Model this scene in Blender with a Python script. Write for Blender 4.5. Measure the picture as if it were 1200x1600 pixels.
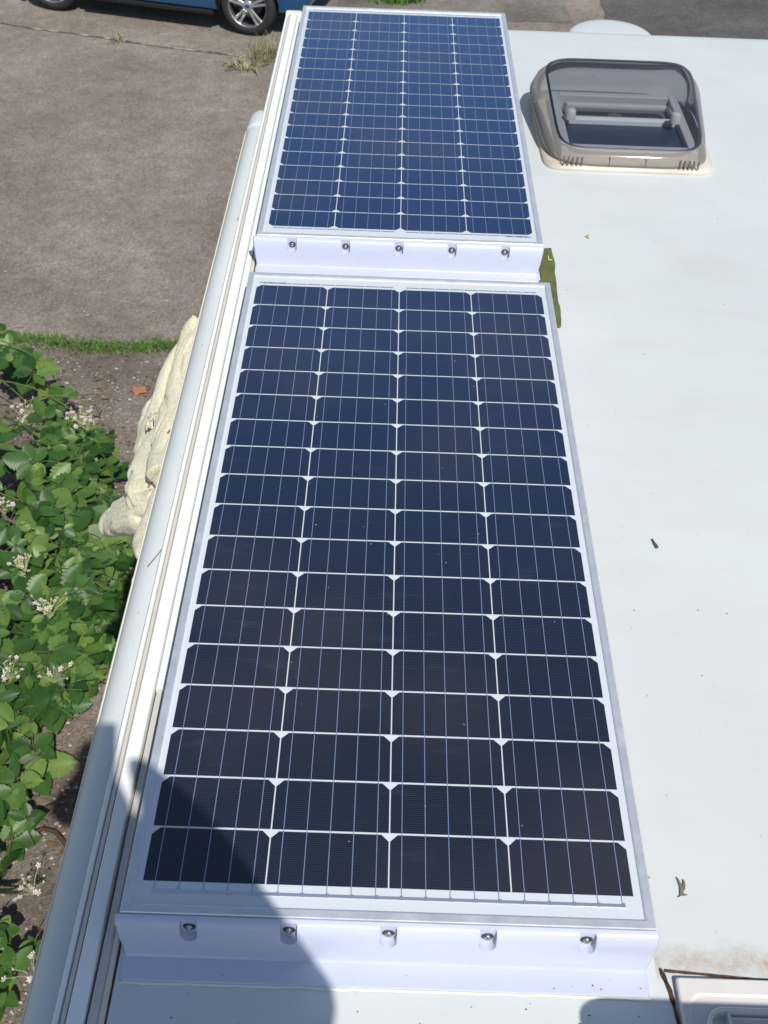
import bpy, bmesh, math, random
import numpy as np
from mathutils import Vector, Matrix, noise
random.seed(7); rng = np.random.default_rng(11)
S = bpy.context.scene
for o in list(bpy.data.objects): bpy.data.objects.remove(o)

# ---------------------------------------------------------------- camera
cam = bpy.data.cameras.new("camera"); camo = bpy.data.objects.new("camera", cam)
S.collection.objects.link(camo); S.camera = camo
RM = [[0.9993659920989049, -0.03510408217772924, -0.00594283186963584],
      [0.019627085587914466, 0.6824525168035815, -0.7306663669690716],
      [0.029705072756958665, 0.7300864782496088, 0.6827088273411933]]
CAM = (0.2854, -0.7261, 1.4107)
M = Matrix(RM).to_4x4(); M.translation = Vector(CAM); camo.matrix_world = M
cam.sensor_fit = 'VERTICAL'; cam.sensor_height = 36; cam.lens = 36 * 1755.7 / 1600
cam.clip_start = 0.02; cam.clip_end = 500
cam.dof.use_dof = True; cam.dof.focus_distance = 1.9; cam.dof.aperture_fstop = 14
S.render.resolution_x = 768; S.render.resolution_y = 1024
# ---------------------------------------------------------------- light
SUND = Vector((-0.278, 0.715, -1.0))            # way the sunlight travels
ELEV = math.atan2(1.0, math.hypot(0.278, 0.715)); AZ = math.atan2(0.278, -0.715)
W = bpy.data.worlds.new("World"); S.world = W; W.use_nodes = True
nt = W.node_tree; bg = nt.nodes['Background']
sky = nt.nodes.new('ShaderNodeTexSky'); sky.sky_type = 'NISHITA'; sky.sun_disc = False
sky.sun_elevation = ELEV; sky.sun_rotation = AZ; sky.air_density = 1.0; sky.dust_density = 0.6; sky.ozone_density = 1.5
tcw = nt.nodes.new('ShaderNodeTexCoord'); nz = nt.nodes.new('ShaderNodeTexNoise')
nz.inputs['Scale'].default_value = 2.6; nz.inputs['Detail'].default_value = 5; nz.inputs['Roughness'].default_value = .55
rpw = nt.nodes.new('ShaderNodeValToRGB'); rpw.color_ramp.elements[0].position = .56; rpw.color_ramp.elements[1].position = .76
rpw.color_ramp.elements[0].color = (0, 0, 0, 1); rpw.color_ramp.elements[1].color = (.75, .75, .75, 1)
mxw = nt.nodes.new('ShaderNodeMixRGB'); mxw.inputs[2].default_value = (5.5, 5.4, 5.2, 1)
nt.links.new(tcw.outputs['Generated'], nz.inputs['Vector']); nt.links.new(nz.outputs['Fac'], rpw.inputs[0])
nt.links.new(rpw.outputs[0], mxw.inputs[0]); nt.links.new(sky.outputs[0], mxw.inputs[1]); nt.links.new(mxw.outputs[0], bg.inputs[0])
bg.inputs[1].default_value = 0.10
sl = bpy.data.lights.new("sun", 'SUN'); sl.energy = 4.2; sl.angle = math.radians(.5); sl.color = (1, .96, .89)
so = bpy.data.objects.new("sun", sl); S.collection.objects.link(so)
so.rotation_euler = SUND.to_track_quat('-Z', 'Y').to_euler(); so.location = (3, -7, 10)
S.view_settings.view_transform = 'Standard'; S.view_settings.look = 'None'
S.view_settings.exposure = 0.14; S.view_settings.gamma = 1

G = -3.0     # ground level; roof is z = 0
COL = S.collection

# ---------------------------------------------------------------- helpers
def link(o, parent=None):
    COL.objects.link(o)
    if parent is not None: o.parent = parent
    return o
def setp(o, label=None, cat=None, group=None, kind=None):
    if label: o['label'] = label
    if cat: o['category'] = cat
    if group: o['group'] = group
    if kind: o['kind'] = kind
    return o
def empty(name, loc=(0, 0, 0), rz=0, **k):
    o = bpy.data.objects.new(name, None); o.location = loc; o.rotation_euler = (0, 0, rz); o.empty_display_size = .1
    link(o); return setp(o, **k)
def mesh(name, verts, faces, mats, parent=None, smooth=False, midx=None, **k):
    me = bpy.data.meshes.new(name); me.from_pydata([tuple(v) for v in verts], [], faces); me.update()
    for m in (mats if isinstance(mats, (list, tuple)) else [mats]): me.materials.append(m)
    if midx is not None: me.polygons.foreach_set('material_index', midx)
    if smooth: me.polygons.foreach_set('use_smooth', [True] * len(me.polygons))
    o = bpy.data.objects.new(name, me); link(o, parent); return setp(o, **k)
def bmo(name, bm, mats, parent=None, smooth=False, **k):
    me = bpy.data.meshes.new(name); bm.normal_update(); bm.to_mesh(me); bm.free()
    for m in (mats if isinstance(mats, (list, tuple)) else [mats]): me.materials.append(m)
    if smooth:
        me.polygons.foreach_set('use_smooth', [True] * len(me.polygons)); 
    o = bpy.data.objects.new(name, me); link(o, parent); return setp(o, **k)
def box(bm, x0, x1, y0, y1, z0, z1, bev=0):
    r = bmesh.ops.create_cube(bm, size=1)
    bmesh.ops.scale(bm, vec=(x1 - x0, y1 - y0, z1 - z0), verts=r['verts'])
    bmesh.ops.translate(bm, vec=((x0 + x1) / 2, (y0 + y1) / 2, (z0 + z1) / 2), verts=r['verts'])
    if bev:
        es = list({e for v in r['verts'] for e in v.link_edges})
        bmesh.ops.bevel(bm, geom=es, offset=bev, segments=2, affect='EDGES', profile=.5)
def boxo(name, x0, x1, y0, y1, z0, z1, mat, parent=None, bev=0, **k):
    bm = bmesh.new(); box(bm, x0, x1, y0, y1, z0, z1, bev); return bmo(name, bm, mat, parent, **k)
def extrude_y(name, prof, y0, y1, mat, parent=None, n=1, closed=True, smooth=False, caps=True, wob=0, **k):
    """profile in (x, z) swept along y"""
    V = []; F = []; m = len(prof)
    for i in range(n + 1):
        y = y0 + (y1 - y0) * i / n
        for (x, z) in prof:
            w = wob * noise.noise(Vector((x * 30, y * 9, z * 30))) if wob else 0
            V.append((x + w, y, z + w * .3))
    for i in range(n):
        for j in range(m if closed else m - 1):
            a = i * m + j; b = i * m + (j + 1) % m; F.append((a, b, b + m, a + m))
    if closed and caps: F.append(tuple(range(m))[::-1]); F.append(tuple(n * m + j for j in range(m)))
    o = mesh(name, V, F, mat, parent, smooth, **k)
    bm = bmesh.new(); bm.from_mesh(o.data); bmesh.ops.recalc_face_normals(bm, faces=bm.faces); bm.to_mesh(o.data); bm.free()
    return o
def tube(V, F, pts, r0, r1=None, n=6):
    r1 = r0 if r1 is None else r1; base = len(V); pts = [Vector(p) for p in pts]
    for i, p in enumerate(pts):
        t = (pts[min(i + 1, len(pts) - 1)] - pts[max(i - 1, 0)]).normalized()
        a = t.cross(Vector((0, 0, 1)));
        if a.length < 1e-3: a = t.cross(Vector((1, 0, 0)))
        a.normalize(); b = t.cross(a); r = r0 + (r1 - r0) * i / (len(pts) - 1)
        for j in range(n):
            q = 2 * math.pi * j / n; V.append(tuple(p + a * (r * math.cos(q)) + b * (r * math.sin(q))))
    for i in range(len(pts) - 1):
        for j in range(n):
            F.append((base + i * n + j, base + i * n + (j + 1) % n, base + (i + 1) * n + (j + 1) % n, base + (i + 1) * n + j))
    F.append(tuple(base + j for j in range(n))[::-1]); F.append(tuple(base + (len(pts) - 1) * n + j for j in range(n)))
def lathe(name, prof, mat, parent=None, n=40, mtx=None, smooth=True, **k):
    """profile (r, h) turned about local z"""
    V = []; F = []; m = len(prof)
    for i in range(n):
        a = 2 * math.pi * i / n
        for r, h in prof: V.append(Vector((r * math.cos(a), r * math.sin(a), h)))
    for i in range(n):
        for j in range(m - 1):
            a = i * m + j; b = ((i + 1) % n) * m + j; F.append((a, b, b + 1, a + 1))
    if mtx: V = [mtx @ v for v in V]
    o = mesh(name, V, F, mat, parent, smooth, **k)
    bm = bmesh.new(); bm.from_mesh(o.data); bmesh.ops.remove_doubles(bm, verts=bm.verts, dist=1e-5)
    bmesh.ops.recalc_face_normals(bm, faces=bm.faces); bm.to_mesh(o.data); bm.free()
    return o
def bake(o):
    """apply modifiers"""
    dg = bpy.context.evaluated_depsgraph_get(); me = bpy.data.meshes.new_from_object(o.evaluated_get(dg))
    o.modifiers.clear(); o.data = me; return o
def shade_auto(o, ang=40):
    me = o.data; me.polygons.foreach_set('use_smooth', [True] * len(me.polygons))
    bm = bmesh.new(); bm.from_mesh(me)
    for e in bm.edges:
        if len(e.link_faces) == 2 and e.calc_face_angle(0) > math.radians(ang): e.smooth = False
    bm.to_mesh(me); bm.free(); return o

# ---------------------------------------------------------------- materials
def mat(name, col=(.5, .5, .5), rough=.5, spec=.5, metal=0, coat=0, **k):
    m = bpy.data.materials.new(name); m.use_nodes = True; b = m.node_tree.nodes['Principled BSDF']
    b.inputs['Base Color'].default_value = (*col, 1); b.inputs['Roughness'].default_value = rough
    b.inputs['Specular IOR Level'].default_value = spec; b.inputs['Metallic'].default_value = metal
    b.inputs['Coat Weight'].default_value = coat; b.inputs['Coat Roughness'].default_value = k.get('coatr', .03)
    return m
class NT:
    def __init__(s, m): s.t = m.node_tree; s.b = s.t.nodes['Principled BSDF']
    def n(s, ty, **kw):
        x = s.t.nodes.new(ty)
        for a, v in kw.items():
            if a.startswith('i_'):
                key = a[2:].replace('_', ' '); key = int(key) if key.isdigit() else key
                x.inputs[key].default_value = v
            else: setattr(x, a, v)
        return x
    def l(s, a, b): s.t.links.new(a, b)
    def coord(s, kind='Object'): return s.n('ShaderNodeTexCoord').outputs[kind]
    def noise(s, co, scale, detail=4, rough=.55):
        x = s.n('ShaderNodeTexNoise'); x.inputs['Scale'].default_value = scale; x.inputs['Detail'].default_value = detail
        x.inputs['Roughness'].default_value = rough; s.l(co, x.inputs['Vector']); return x.outputs['Fac']
    def ramp(s, fac, stops):
        x = s.n('ShaderNodeValToRGB'); e = x.color_ramp.elements
        while len(e) < len(stops): e.new(.5)
        for i, (p, c) in enumerate(stops):
            e[i].position = p; e[i].color = (*c, 1) if len(c) == 3 else c
        s.l(fac, x.inputs[0]); return x.outputs[0]
    def mix(s, fac, a, b, mode='MIX'):
        x = s.n('ShaderNodeMixRGB', blend_type=mode)
        for i, v in ((0, fac), (1, a), (2, b)):
            if isinstance(v, (int, float)): x.inputs[i].default_value = v
            elif isinstance(v, tuple): x.inputs[i].default_value = (*v, 1)
            else: s.l(v, x.inputs[i])
        return x.outputs[0]
    def math(s, op, a, b=0, c=None):
        x = s.n('ShaderNodeMath', operation=op)
        for i, v in enumerate((a, b) if c is None else (a, b, c)):
            if isinstance(v, (int, float)): x.inputs[i].default_value = v
            else: s.l(v, x.inputs[i])
        return x.outputs[0]
    def base(s, c): s.l(c, s.b.inputs['Base Color'])
    def rough(s, c): s.l(c, s.b.inputs['Roughness'])
    def bump(s, h, dist=.002, strength=1.0):
        x = s.n('ShaderNodeBump'); x.inputs['Distance'].default_value = dist; x.inputs['Strength'].default_value = strength
        s.l(h, x.inputs['Height']); s.l(x.outputs[0], s.b.inputs['Normal'])
def k3(v): return (v, v, v)

# asphalt of the yard
def asphalt(name, c0, c1, c2, speck):
    m = mat(name, rough=.92, spec=.2); n = NT(m); co = n.coord()
    big = n.noise(co, .9, 5, .6); base = n.ramp(big, [(.3, c0), (.5, c1), (.72, c2)])
    mid = n.noise(co, 7, 6, .7); base = n.mix(.55, base, n.ramp(mid, [(.3, k3(.32)), (.7, k3(.68))]), 'OVERLAY')
    v = n.n('ShaderNodeTexVoronoi'); v.inputs['Scale'].default_value = 95; n.l(co, v.inputs['Vector'])
    g = n.ramp(v.outputs['Color'], [(.1, k3(.28)), (.9, k3(.74))])
    base = n.mix(.7, base, g, 'OVERLAY')
    sp = n.n('ShaderNodeTexVoronoi'); sp.inputs['Scale'].default_value = 38; n.l(co, sp.inputs['Vector'])
    sel = n.ramp(sp.outputs['Distance'], [(.10, k3(1)), (.17, k3(0))])
    msk = n.ramp(n.noise(co, 12, 2), [(.52, k3(0)), (.62, k3(1))])
    base = n.mix(n.math('MULTIPLY', n.math('MULTIPLY', sel, msk), speck), base, (.42, .38, .33))
    n.base(base); n.bump(n.math('ADD', v.outputs['Distance'], n.noise(co, 60, 4)), .006, .7); return m
M_asph = asphalt('yard_asphalt', (.160, .137, .113), (.212, .183, .152), (.275, .240, .202), .6)
M_walk = asphalt('worn_pavement', (.110, .090, .074), (.165, .138, .115), (.24, .205, .175), 1.0)
M_darkasph = asphalt('dark_asphalt', (.075, .07, .066), (.10, .093, .088), (.13, .122, .115), .3)
M_seam = mat('seam_debris', (.34, .31, .26), .9, .2)
M_crack = mat('dark_crack', (.035, .03, .025), .95, .1)

def white_paint(name, c, rough=.35, dirt=.0, spec=.5, streak=False, dcol=(.45, .40, .30)):
    m = mat(name, c, rough, spec); n = NT(m); co = n.coord()
    a = n.ramp(n.noise(co, 2.2, 4), [(.3, tuple(x * .955 for x in c)), (.7, tuple(min(1, x * 1.03) for x in c))])
    if dirt:
        mp = n.n('ShaderNodeMapping'); mp.inputs['Rotation'].default_value = (0, 0, .55); mp.inputs['Scale'].default_value = (3.2, 9, 3) if streak else (1, 1, 1)
        n.l(co, mp.inputs['Vector'])
        d = n.ramp(n.noise(mp.outputs[0], 1.3 if streak else 5, 5, .6), [(.50, k3(0)), (.75, k3(dirt))])
        a = n.mix(d, a, dcol)
        d2 = n.ramp(n.noise(co, 70, 3, .6), [(.70, k3(0)), (.78, k3(min(1, dirt * 3)))])
        a = n.mix(d2, a, tuple(x * .55 for x in dcol))
    n.base(a); n.rough(n.ramp(n.noise(co, 9, 3), [(.3, k3(rough * .85)), (.7, k3(rough * 1.2))]))
    n.bump(n.noise(co, 14, 2), .0008, .35); return m
# roof skin: white gel coat, grime streaks, rust coloured sealant stain beside the rear hatch
M_roof = white_paint('roof_gelcoat', (.572, .605, .60), .30, .24, .5, True, (.50, .49, .40))
def roof_stain(m):
    n = NT(m); co = n.coord(); old = n.b.inputs['Base Color'].links[0].from_socket
    sx = n.n('ShaderNodeSeparateXYZ'); n.l(co, sx.inputs[0]); x, y = sx.outputs['X'], sx.outputs['Y']
    wob = n.math('MULTIPLY', n.math('SUBTRACT', n.noise(co, 22, 4, .7), .5), .05)
    dy = n.math('ABSOLUTE', n.math('SUBTRACT', n.math('ADD', y, wob), -.050))
    band = n.math('MULTIPLY', n.math('LESS_THAN', n.math('ABSOLUTE', n.math('SUBTRACT', x, .9)), .235), n.math('SUBTRACT', 1, n.math('MULTIPLY', dy, 36)))
    band = n.math('MAXIMUM', band, 0)
    band = n.math('MULTIPLY', band, n.ramp(n.noise(co, 55, 4, .7), [(.3, k3(.1)), (.75, k3(.85))]))
    c = n.mix(band, old, (.33, .22, .10))
    # old sealant disc and oval water mark
    for (cx, cy, r0, r1, col, st) in ((1.005, 1.775, .010, .013, (.62, .53, .48), .55), (1.09, 1.70, .03, .09, (.50, .50, .42), .30), (1.02, 1.70, .02, .06, (.50, .50, .42), .25)):
        dx = n.math('SUBTRACT', x, cx); dyy = n.math('SUBTRACT', n.math('ADD', y, n.math('MULTIPLY', wob, 1.0 if r1 > .02 else .05)), cy)
        d = n.math('SQRT', n.math('ADD', n.math('MULTIPLY', dx, dx), n.math('MULTIPLY', dyy, dyy)))
        f = n.n('ShaderNodeMapRange'); f.inputs[1].default_value = r0; f.inputs[2].default_value = r1; f.inputs[3].default_value = st; f.inputs[4].default_value = 0
        n.l(d, f.inputs[0]); c = n.mix(f.outputs[0], c, col)
    n.base(c)
roof_stain(M_roof)
M_trim = white_paint('trim_white', (.82, .84, .82), .3, .04)
M_cream = white_paint('old_sealant', (.66, .61, .50), .7, .3)
M_bead = white_paint('bead_sealant', (.62, .63, .55), .5, .25)
M_sealgrey = white_paint('grey_sealant', (.55, .54, .49), .6, .25, dcol=(.26, .22, .18))
M_insert = white_paint('rubber_insert', (.58, .55, .49), .6, .15)
M_groove = mat('groove_dirt', (.28, .25, .21), .9, .1)
M_awn = white_paint('awning_case', (.60, .625, .615), .38, .06)
M_lip = white_paint('awning_lip', (.74, .72, .64), .45, .05)
M_abs = white_paint('abs_plastic', (.505, .540, .665), .26, .0, .5)
M_vanbody = white_paint('van_body', (.76, .77, .76), .28, .05)
M_tape = mat('gap_tape', (.05, .045, .045), .7, .3)
NT(M_tape).base(NT(M_tape).ramp(NT(M_tape).noise(NT(M_tape).coord(), 60, 5, .7), [(.45, (.035, .03, .03)), (.62, (.13, .11, .10)), (.72, (.35, .36, .36))]))
M_rust = mat('rust_sealant', (.14, .075, .035), .85, .2); n = NT(M_rust)
n.base(n.ramp(n.noise(n.coord(), 60, 5, .7), [(.35, (.035, .022, .015)), (.58, (.10, .055, .03)), (.75, (.30, .23, .15))]))

def alu(name, c, r=.35):
    m = mat(name, c, r, .5, .6); n = NT(m); co = n.coord()
    n.base(n.ramp(n.noise(co, 40, 5, .7), [(.3, tuple(x * .86 for x in c)), (.75, c)])); n.rough(n.ramp(n.noise(co, 25, 4), [(.3, k3(r * .8)), (.7, k3(r * 1.35))]))
    return m
M_alu = alu('anodised_frame', (.74, .77, .79), .42)
M_back = mat('backsheet', (.58, .62, .655), .55, .3, coat=1.0, coatr=.06)
M_steel = mat('screw_steel', (.42, .41, .40), .35, .5, 1)
M_screwdark = mat('screw_socket', (.05, .05, .055), .5, .4)
# solar cell: blue-black silicon with silver fingers and faint dashed wires, under glass (clear coat)
M_cell = mat('silicon_cell', (.010, .016, .040), .45, .35, coat=1.0, coatr=.05)
n = NT(M_cell); co = n.coord(); sx = n.n('ShaderNodeSeparateXYZ'); n.l(co, sx.inputs[0])
X, Y = sx.outputs['X'], sx.outputs['Y']
oi = n.n('ShaderNodeObjectInfo')
fing = n.math('FRACT', n.math('MULTIPLY', Y, 1 / .0031))
fing = n.math('LESS_THAN', fing, .26)
dash = n.math('ABSOLUTE', n.math('SUBTRACT', n.math('FRACT', n.math('MULTIPLY', X, 1 / .0314)), .0))
dash = n.math('LESS_THAN', n.math('ABSOLUTE', n.math('SUBTRACT', dash, .5)), .014)
# local x runs 0..0.157; strong wires sit at 0.1,0.3.. so the dashed ones fall half way
dsh2 = n.math('LESS_THAN', n.math('FRACT', n.math('MULTIPLY', Y, 1 / .0052)), .5)
tone = n.ramp(oi.outputs['Random'], [(0, (.0026, .0056, .0175)), (.5, (.0034, .0068, .0215)), (1, (.0044, .0072, .0200))])
c = n.mix(n.math('MULTIPLY', fing, .85), tone, (.032, .039, .052))
DASHC = n.mix(n.math('MULTIPLY', n.math('MULTIPLY', dash, dsh2), .8), c, (.13, .12, .12))
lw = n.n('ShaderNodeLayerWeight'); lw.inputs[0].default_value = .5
arc = n.math('POWER', n.math('MAXIMUM', n.math('SUBTRACT', lw.outputs['Facing'], .18), 0), 1.5)      # blue of the anti-reflection coating grows at a slant
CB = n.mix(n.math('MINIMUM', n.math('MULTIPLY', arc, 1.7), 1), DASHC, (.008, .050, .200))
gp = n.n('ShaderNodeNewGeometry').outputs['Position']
cloud_refl = n.ramp(n.noise(gp, 2.6, 3, .5), [(.48, k3(0)), (.68, k3(.26))])
CB = n.mix(cloud_refl, CB, (.060, .054, .048))  # cloud reflections painted into the cell colour as soft brownish patches
mpx = n.n('ShaderNodeMapping'); mpx.inputs['Rotation'].default_value = (0, 0, .5); mpx.inputs['Scale'].default_value = (4, 22, 1); n.l(gp, mpx.inputs['Vector'])
CB = n.mix(n.ramp(n.noise(mpx.outputs[0], 2.0, 4, .6), [(.60, k3(0)), (.80, k3(.10))]), CB, (.16, .15, .14))
n.base(CB); n.l(n.ramp(n.noise(gp, 5, 4, .6), [(.35, k3(.03)), (.7, k3(.12))]), n.b.inputs['Coat Roughness'])
M_wire = mat('tinned_wire', (.30, .39, .56), .4, .5, .5, coat=1, coatr=.05)
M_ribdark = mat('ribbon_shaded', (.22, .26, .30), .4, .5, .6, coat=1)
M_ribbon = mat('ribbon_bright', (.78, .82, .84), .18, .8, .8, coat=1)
M_print = mat('barcode_print', (.06, .10, .11), .6, .3, coat=1)

# ================================================================ SETTING
def poly(name, pts, z, m, **k):
    return mesh(name, [(x, y, z) for x, y in pts], [tuple(range(len(pts)))], m, **k)
def ragged(pts, amp, step=.08, seed=0):
    out = []; n_ = len(pts)
    for i in range(n_):
        a = Vector(pts[i]); b = Vector(pts[(i + 1) % n_]); L = (b - a).length; kx = max(1, min(80, int(L / step)))
        for j in range(kx):
            p = a.lerp(b, j / kx)
            if L < 12: p = p + Vector((noise.noise(Vector((p.x * 5, p.y * 5, seed))), noise.noise(Vector((p.x * 5, p.y * 5, seed + 9))))) * amp
            out.append((p.x, p.y))
    return out
poly('ground', [(-90, -90), (90, -90), (90, 120), (-90, 120)], G - .004, M_asph, kind='structure')
poly('pavement', ragged([(-3.4, -3), (1.2, -3), (1.2, 5.50), (-1.1, 5.50), (-3.4, 5.48)], .05), G, M_walk, kind='structure')
poly('dark_patch', ragged([(2.60, 11.4), (30, 11.4), (30, 30), (3.0, 30), (2.62, 12.7)], .03, .1, 3), G, M_darkasph, kind='structure')  # darker ground sheet at the far right
M_verge = asphalt('gritty_verge', (.10, .095, .075), (.17, .155, .13), (.24, .22, .19), .9)
poly('verge', ragged([(-.4, 11.9), (2.22, 11.9), (2.18, 13.2), (-.2, 13.6)], .06, .1, 5), G, M_verge, kind='structure')
# debris-filled joint crossing the yard
P = [(-8, 12.6), (-5.2, 11.75), (-3.85, 11.295), (-3.54, 11.17), (-2.99, 11.057), (-2.57, 10.94), (-2.09, 10.80), (-1.49, 10.687), (-1.09, 10.576), (.5, 10.2), (3, 9.6)]
V = []; F = []
for i in range(len(P) - 1):
    a = Vector(P[i]); b = Vector(P[i + 1]); st = 14
    d = (b - a).normalized(); nn = Vector((-d.y, d.x))
    for j in range(st):
        q = a.lerp(b, j / st); w = .012 + .022 * max(0, noise.noise(Vector((q.x * 3, q.y * 3, 1)))) ; q = q + nn * .02 * noise.noise(Vector((q.x * 6, 2, 3)))
        V += [(*(q + nn * w), G + .004), (*(q - nn * w), G + .004)]
for i in range(len(V) // 2 - 1): F.append((2 * i, 2 * i + 1, 2 * i + 3, 2 * i + 2))
M_seam2 = mat('seam_mix', rough=.95, spec=.1); n = NT(M_seam2); n.base(n.ramp(n.noise(n.coord(), 5, 5, .7), [(.4, (.07, .06, .05)), (.5, (.16, .145, .12)), (.6, (.42, .39, .33))]))
mesh('pavement_joint', V, F, M_seam2, kind='structure')

# petals, grit and dry leaf bits lying on the pavement
def litter(name, N, reg, col, smin, smax, seed, label, z=G + .004, dens=None):
    r = np.random.default_rng(seed); V = []; F = []
    k = 0
    while k < N:
        x = r.uniform(reg[0], reg[1]); y = r.uniform(reg[2], reg[3])
        if dens and r.uniform() > dens(x, y): continue
        s = r.uniform(smin, smax) * (1 if r.uniform() < .85 else 1.6); a = r.uniform(0, 6.28); b = len(V); m = r.integers(4, 7); tl = r.uniform(-.4, .4)
        for j in range(m):
            q = a + 6.283 * j / m; rr = s * r.uniform(.6, 1.1); V.append((x + rr * math.cos(q), y + rr * .8 * math.sin(q), z + s * .5 + tl * rr * math.cos(q)))
        F.append(tuple(range(b, b + m))); k += 1
    return mesh(name, V, F, col, label=label, cat='ground litter', kind='stuff')
M_petal = mat('fallen_petal', (.50, .45, .42), .8, .2)
M_drybit = mat('dry_leaf_bit', (.20, .13, .07), .9, .1); n = NT(M_drybit); n.base(n.ramp(n.noise(n.coord(), 6, 2), [(.35, (.09, .055, .03)), (.6, (.26, .16, .085))]))
dn = lambda x, y: .35 + .65 * (noise.noise(Vector((x * 2.2, y * 2.2, 4))) > -.05)
litter('petal_litter', 2600, (-2.6, -.75, .7, 5.4), M_petal, .0035, .0095, 3, 'tiny white petals and grit scattered on the pavement among the brambles', dens=dn)
litter('leaf_litter', 1500, (-2.6, -.75, .7, 5.4), M_drybit, .006, .018, 4, 'brown dry leaf scraps scattered on the pavement among the brambles', dens=dn)
litter('yard_specks', 500, (-4.5, -.9, 5.6, 11.2), M_petal, .003, .008, 5, 'pale specks scattered over the asphalt yard')

# ================================================================ MOTORHOME
van = empty('motorhome', (1.03, .3, G), label='white motorhome whose roof fills the picture beneath the panels', cat='motorhome')
def V0(o):      # parent keeping world coordinates
    o.parent = van; o.matrix_parent_inverse = Matrix.Translation(-van.location); return o
YF, YR, XL, XR = 3.33, -3.0, -.052, 2.12
# roof skin with a rounded far edge
def roofmesh():
    prof = [(YR, -.04), (YR + .03, 0)] + [(YR + .03 + (YF - .16 - YR) * i / 60, 0) for i in range(1, 60)]
    for a in range(0, 91, 10):
        q = math.radians(a); prof.append((YF - .13 + .13 * math.sin(q), -.11 + .11 * math.cos(q)))
    xs = [XL + .027] + list(np.linspace(.05, XR - .08, 24)) + [XR - .03, XR]
    V = []; F = []
    for x in xs:
        dz = -.03 * max(0, (x - (XR - .08)) / .08) ** 2
        for y, z in prof: V.append((x, y, z + dz))
    m = len(prof)
    for i in range(len(xs) - 1):
        for j in range(m - 1): a = i * m + j; F.append((a, a + m, a + m + 1, a + 1))
    return V0(mesh('roof', V, F, M_roof, None, True))
roofmesh()
V0(boxo('body', XL - .0, XR, YR, YF - .02, G + .45, -.112, M_vanbody))
b = boxo('side_window', XL - .012, XL - .002, .2, 1.1, -1.5, -.95, mat('van_glass', (.02, .025, .03), .08, .6), bev=.004); V0(b)
b = boxo('side_stripe', XL - .004, XL - .001, YR + .1, YF - .1, -1.95, -1.85, mat('stripe_blue', (.05, .12, .3), .4)); V0(b)
M_tyre = mat('tyre_rubber', (.028, .028, .03), .75, .3); M_rim = mat('alloy', (.62, .63, .65), .3, .5, .9); M_black = mat('black_plastic', (.012, .012, .013), .6, .3)
tyre_prof = lambda R, w, ri: [(ri, -w * .42), (ri + .02, -w * .5), (R - .05, -w * .5), (R - .015, -w * .44), (R, -w * .3), (R, w * .3), (R - .015, w * .44), (R - .05, w * .5), (ri + .02, w * .5), (ri, w * .42), (ri, -w * .42)]
for yy in (-2.0, 2.3):
    for xx in (.12, XR - .17):
        mt = Matrix.Translation((xx, yy, G + .34)) @ Matrix.Rotation(math.pi / 2, 4, 'Y')
        w_ = lathe('wheel', tyre_prof(.34, .2, .2) , M_tyre, None, 32, mt); V0(w_)
        r_ = lathe('rim', [(0, -.03), (.1, -.035), (.19, -.06), (.2, -.08)], M_rim, w_, 32, mt); 
V0(boxo('floor_pan', .05, XR - .1, YR + .1, YF - .1, G + .38, G + .452, M_black))

# edge rails along the left side: sealant, white strip, rubber insert, bright lip
yA, yB = YR, YF - .012
V0(extrude_y('sealant_bead', [(-.036, -.012), (-.036, -.0005), (-.031, .0015), (-.0285, -.0005), (-.0285, -.012)], yA, yB, M_cream, n=160, smooth=False, wob=.0012))
V0(extrude_y('gap_tape', [(-.0285, -.014), (-.0285, -.0022), (-.0215, -.0016), (-.0215, -.014)], yA, -.06, M_tape, n=30, wob=.0015))
V0(extrude_y('sealant_strip', [(-.049, -.02), (-.049, -.0005), (-.0395, .0006), (-.0365, -.002), (-.0365, -.02)], yA, .35, M_sealgrey, n=60, wob=.001))
V0(extrude_y('edge_strip', [(-.0745, -.03), (-.0745, .0015), (-.073, .003), (-.055, .003), (-.0535, .001), (-.0525, -.004), (-.0525, -.03)], yA, 1.1235, M_trim))
V0(extrude_y('edge_strip', [(-.0745, -.03), (-.0745, .0015), (-.073, .003), (-.055, .003), (-.0535, .001), (-.0525, -.004), (-.0525, -.03)], 1.1255, yB - .02, M_trim))
V0(extrude_y('edge_strip', [(-.0505, -.03), (-.0505, .0005), (-.0495, .0015), (-.038, .0015), (-.037, -.001), (-.037, -.03)], .36, yB - .02, M_trim))
V0(extrude_y('rail_groove', [(-.086, -.02), (-.086, -.006), (-.0515, -.006), (-.0515, -.02)], yA, yB - .03, M_groove))
V0(extrude_y('rubber_insert', [(-.0825, -.02), (-.0825, -.0015), (-.0815, .0015), (-.0765, .0015), (-.0758, -.0015), (-.0758, -.02)], yA, yB - .025, M_insert))
V0(extrude_y('rail_lip', [(-.0925, -.03), (-.0925, -.0035), (-.0905, -.0005), (-.0855, -.0005), (-.0842, -.003), (-.0842, -.03)], yA, yB - .02, M_trim))
V0(boxo('rail_end_cap', -.0945, -.0375, yB - .02, yB + .012, -.05, .0035, M_cream, bev=.006))

# awning cassette clamped under the rail
awn = empty('awning', (-.1, .0, -.08), label='long grey-white awning roller case running along the left roof edge', cat='awning')
def A0(o, p=None):
    if p is None: o.parent = awn; o.matrix_parent_inverse = Matrix.Translation(-awn.location)
    return o
AC = (-.1085, -.072); AR = .0375; YAW = 2.49; YLIP = 2.515
pr_ = [(AC[0] + AR * math.cos(math.radians(a)), AC[1] + AR * math.sin(math.radians(a))) for a in range(0, 360, 10)]
A0(extrude_y('case', pr_, -3.0, YAW, M_awn, n=60, smooth=True))
shade_auto(awn.children[0], 50)
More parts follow.
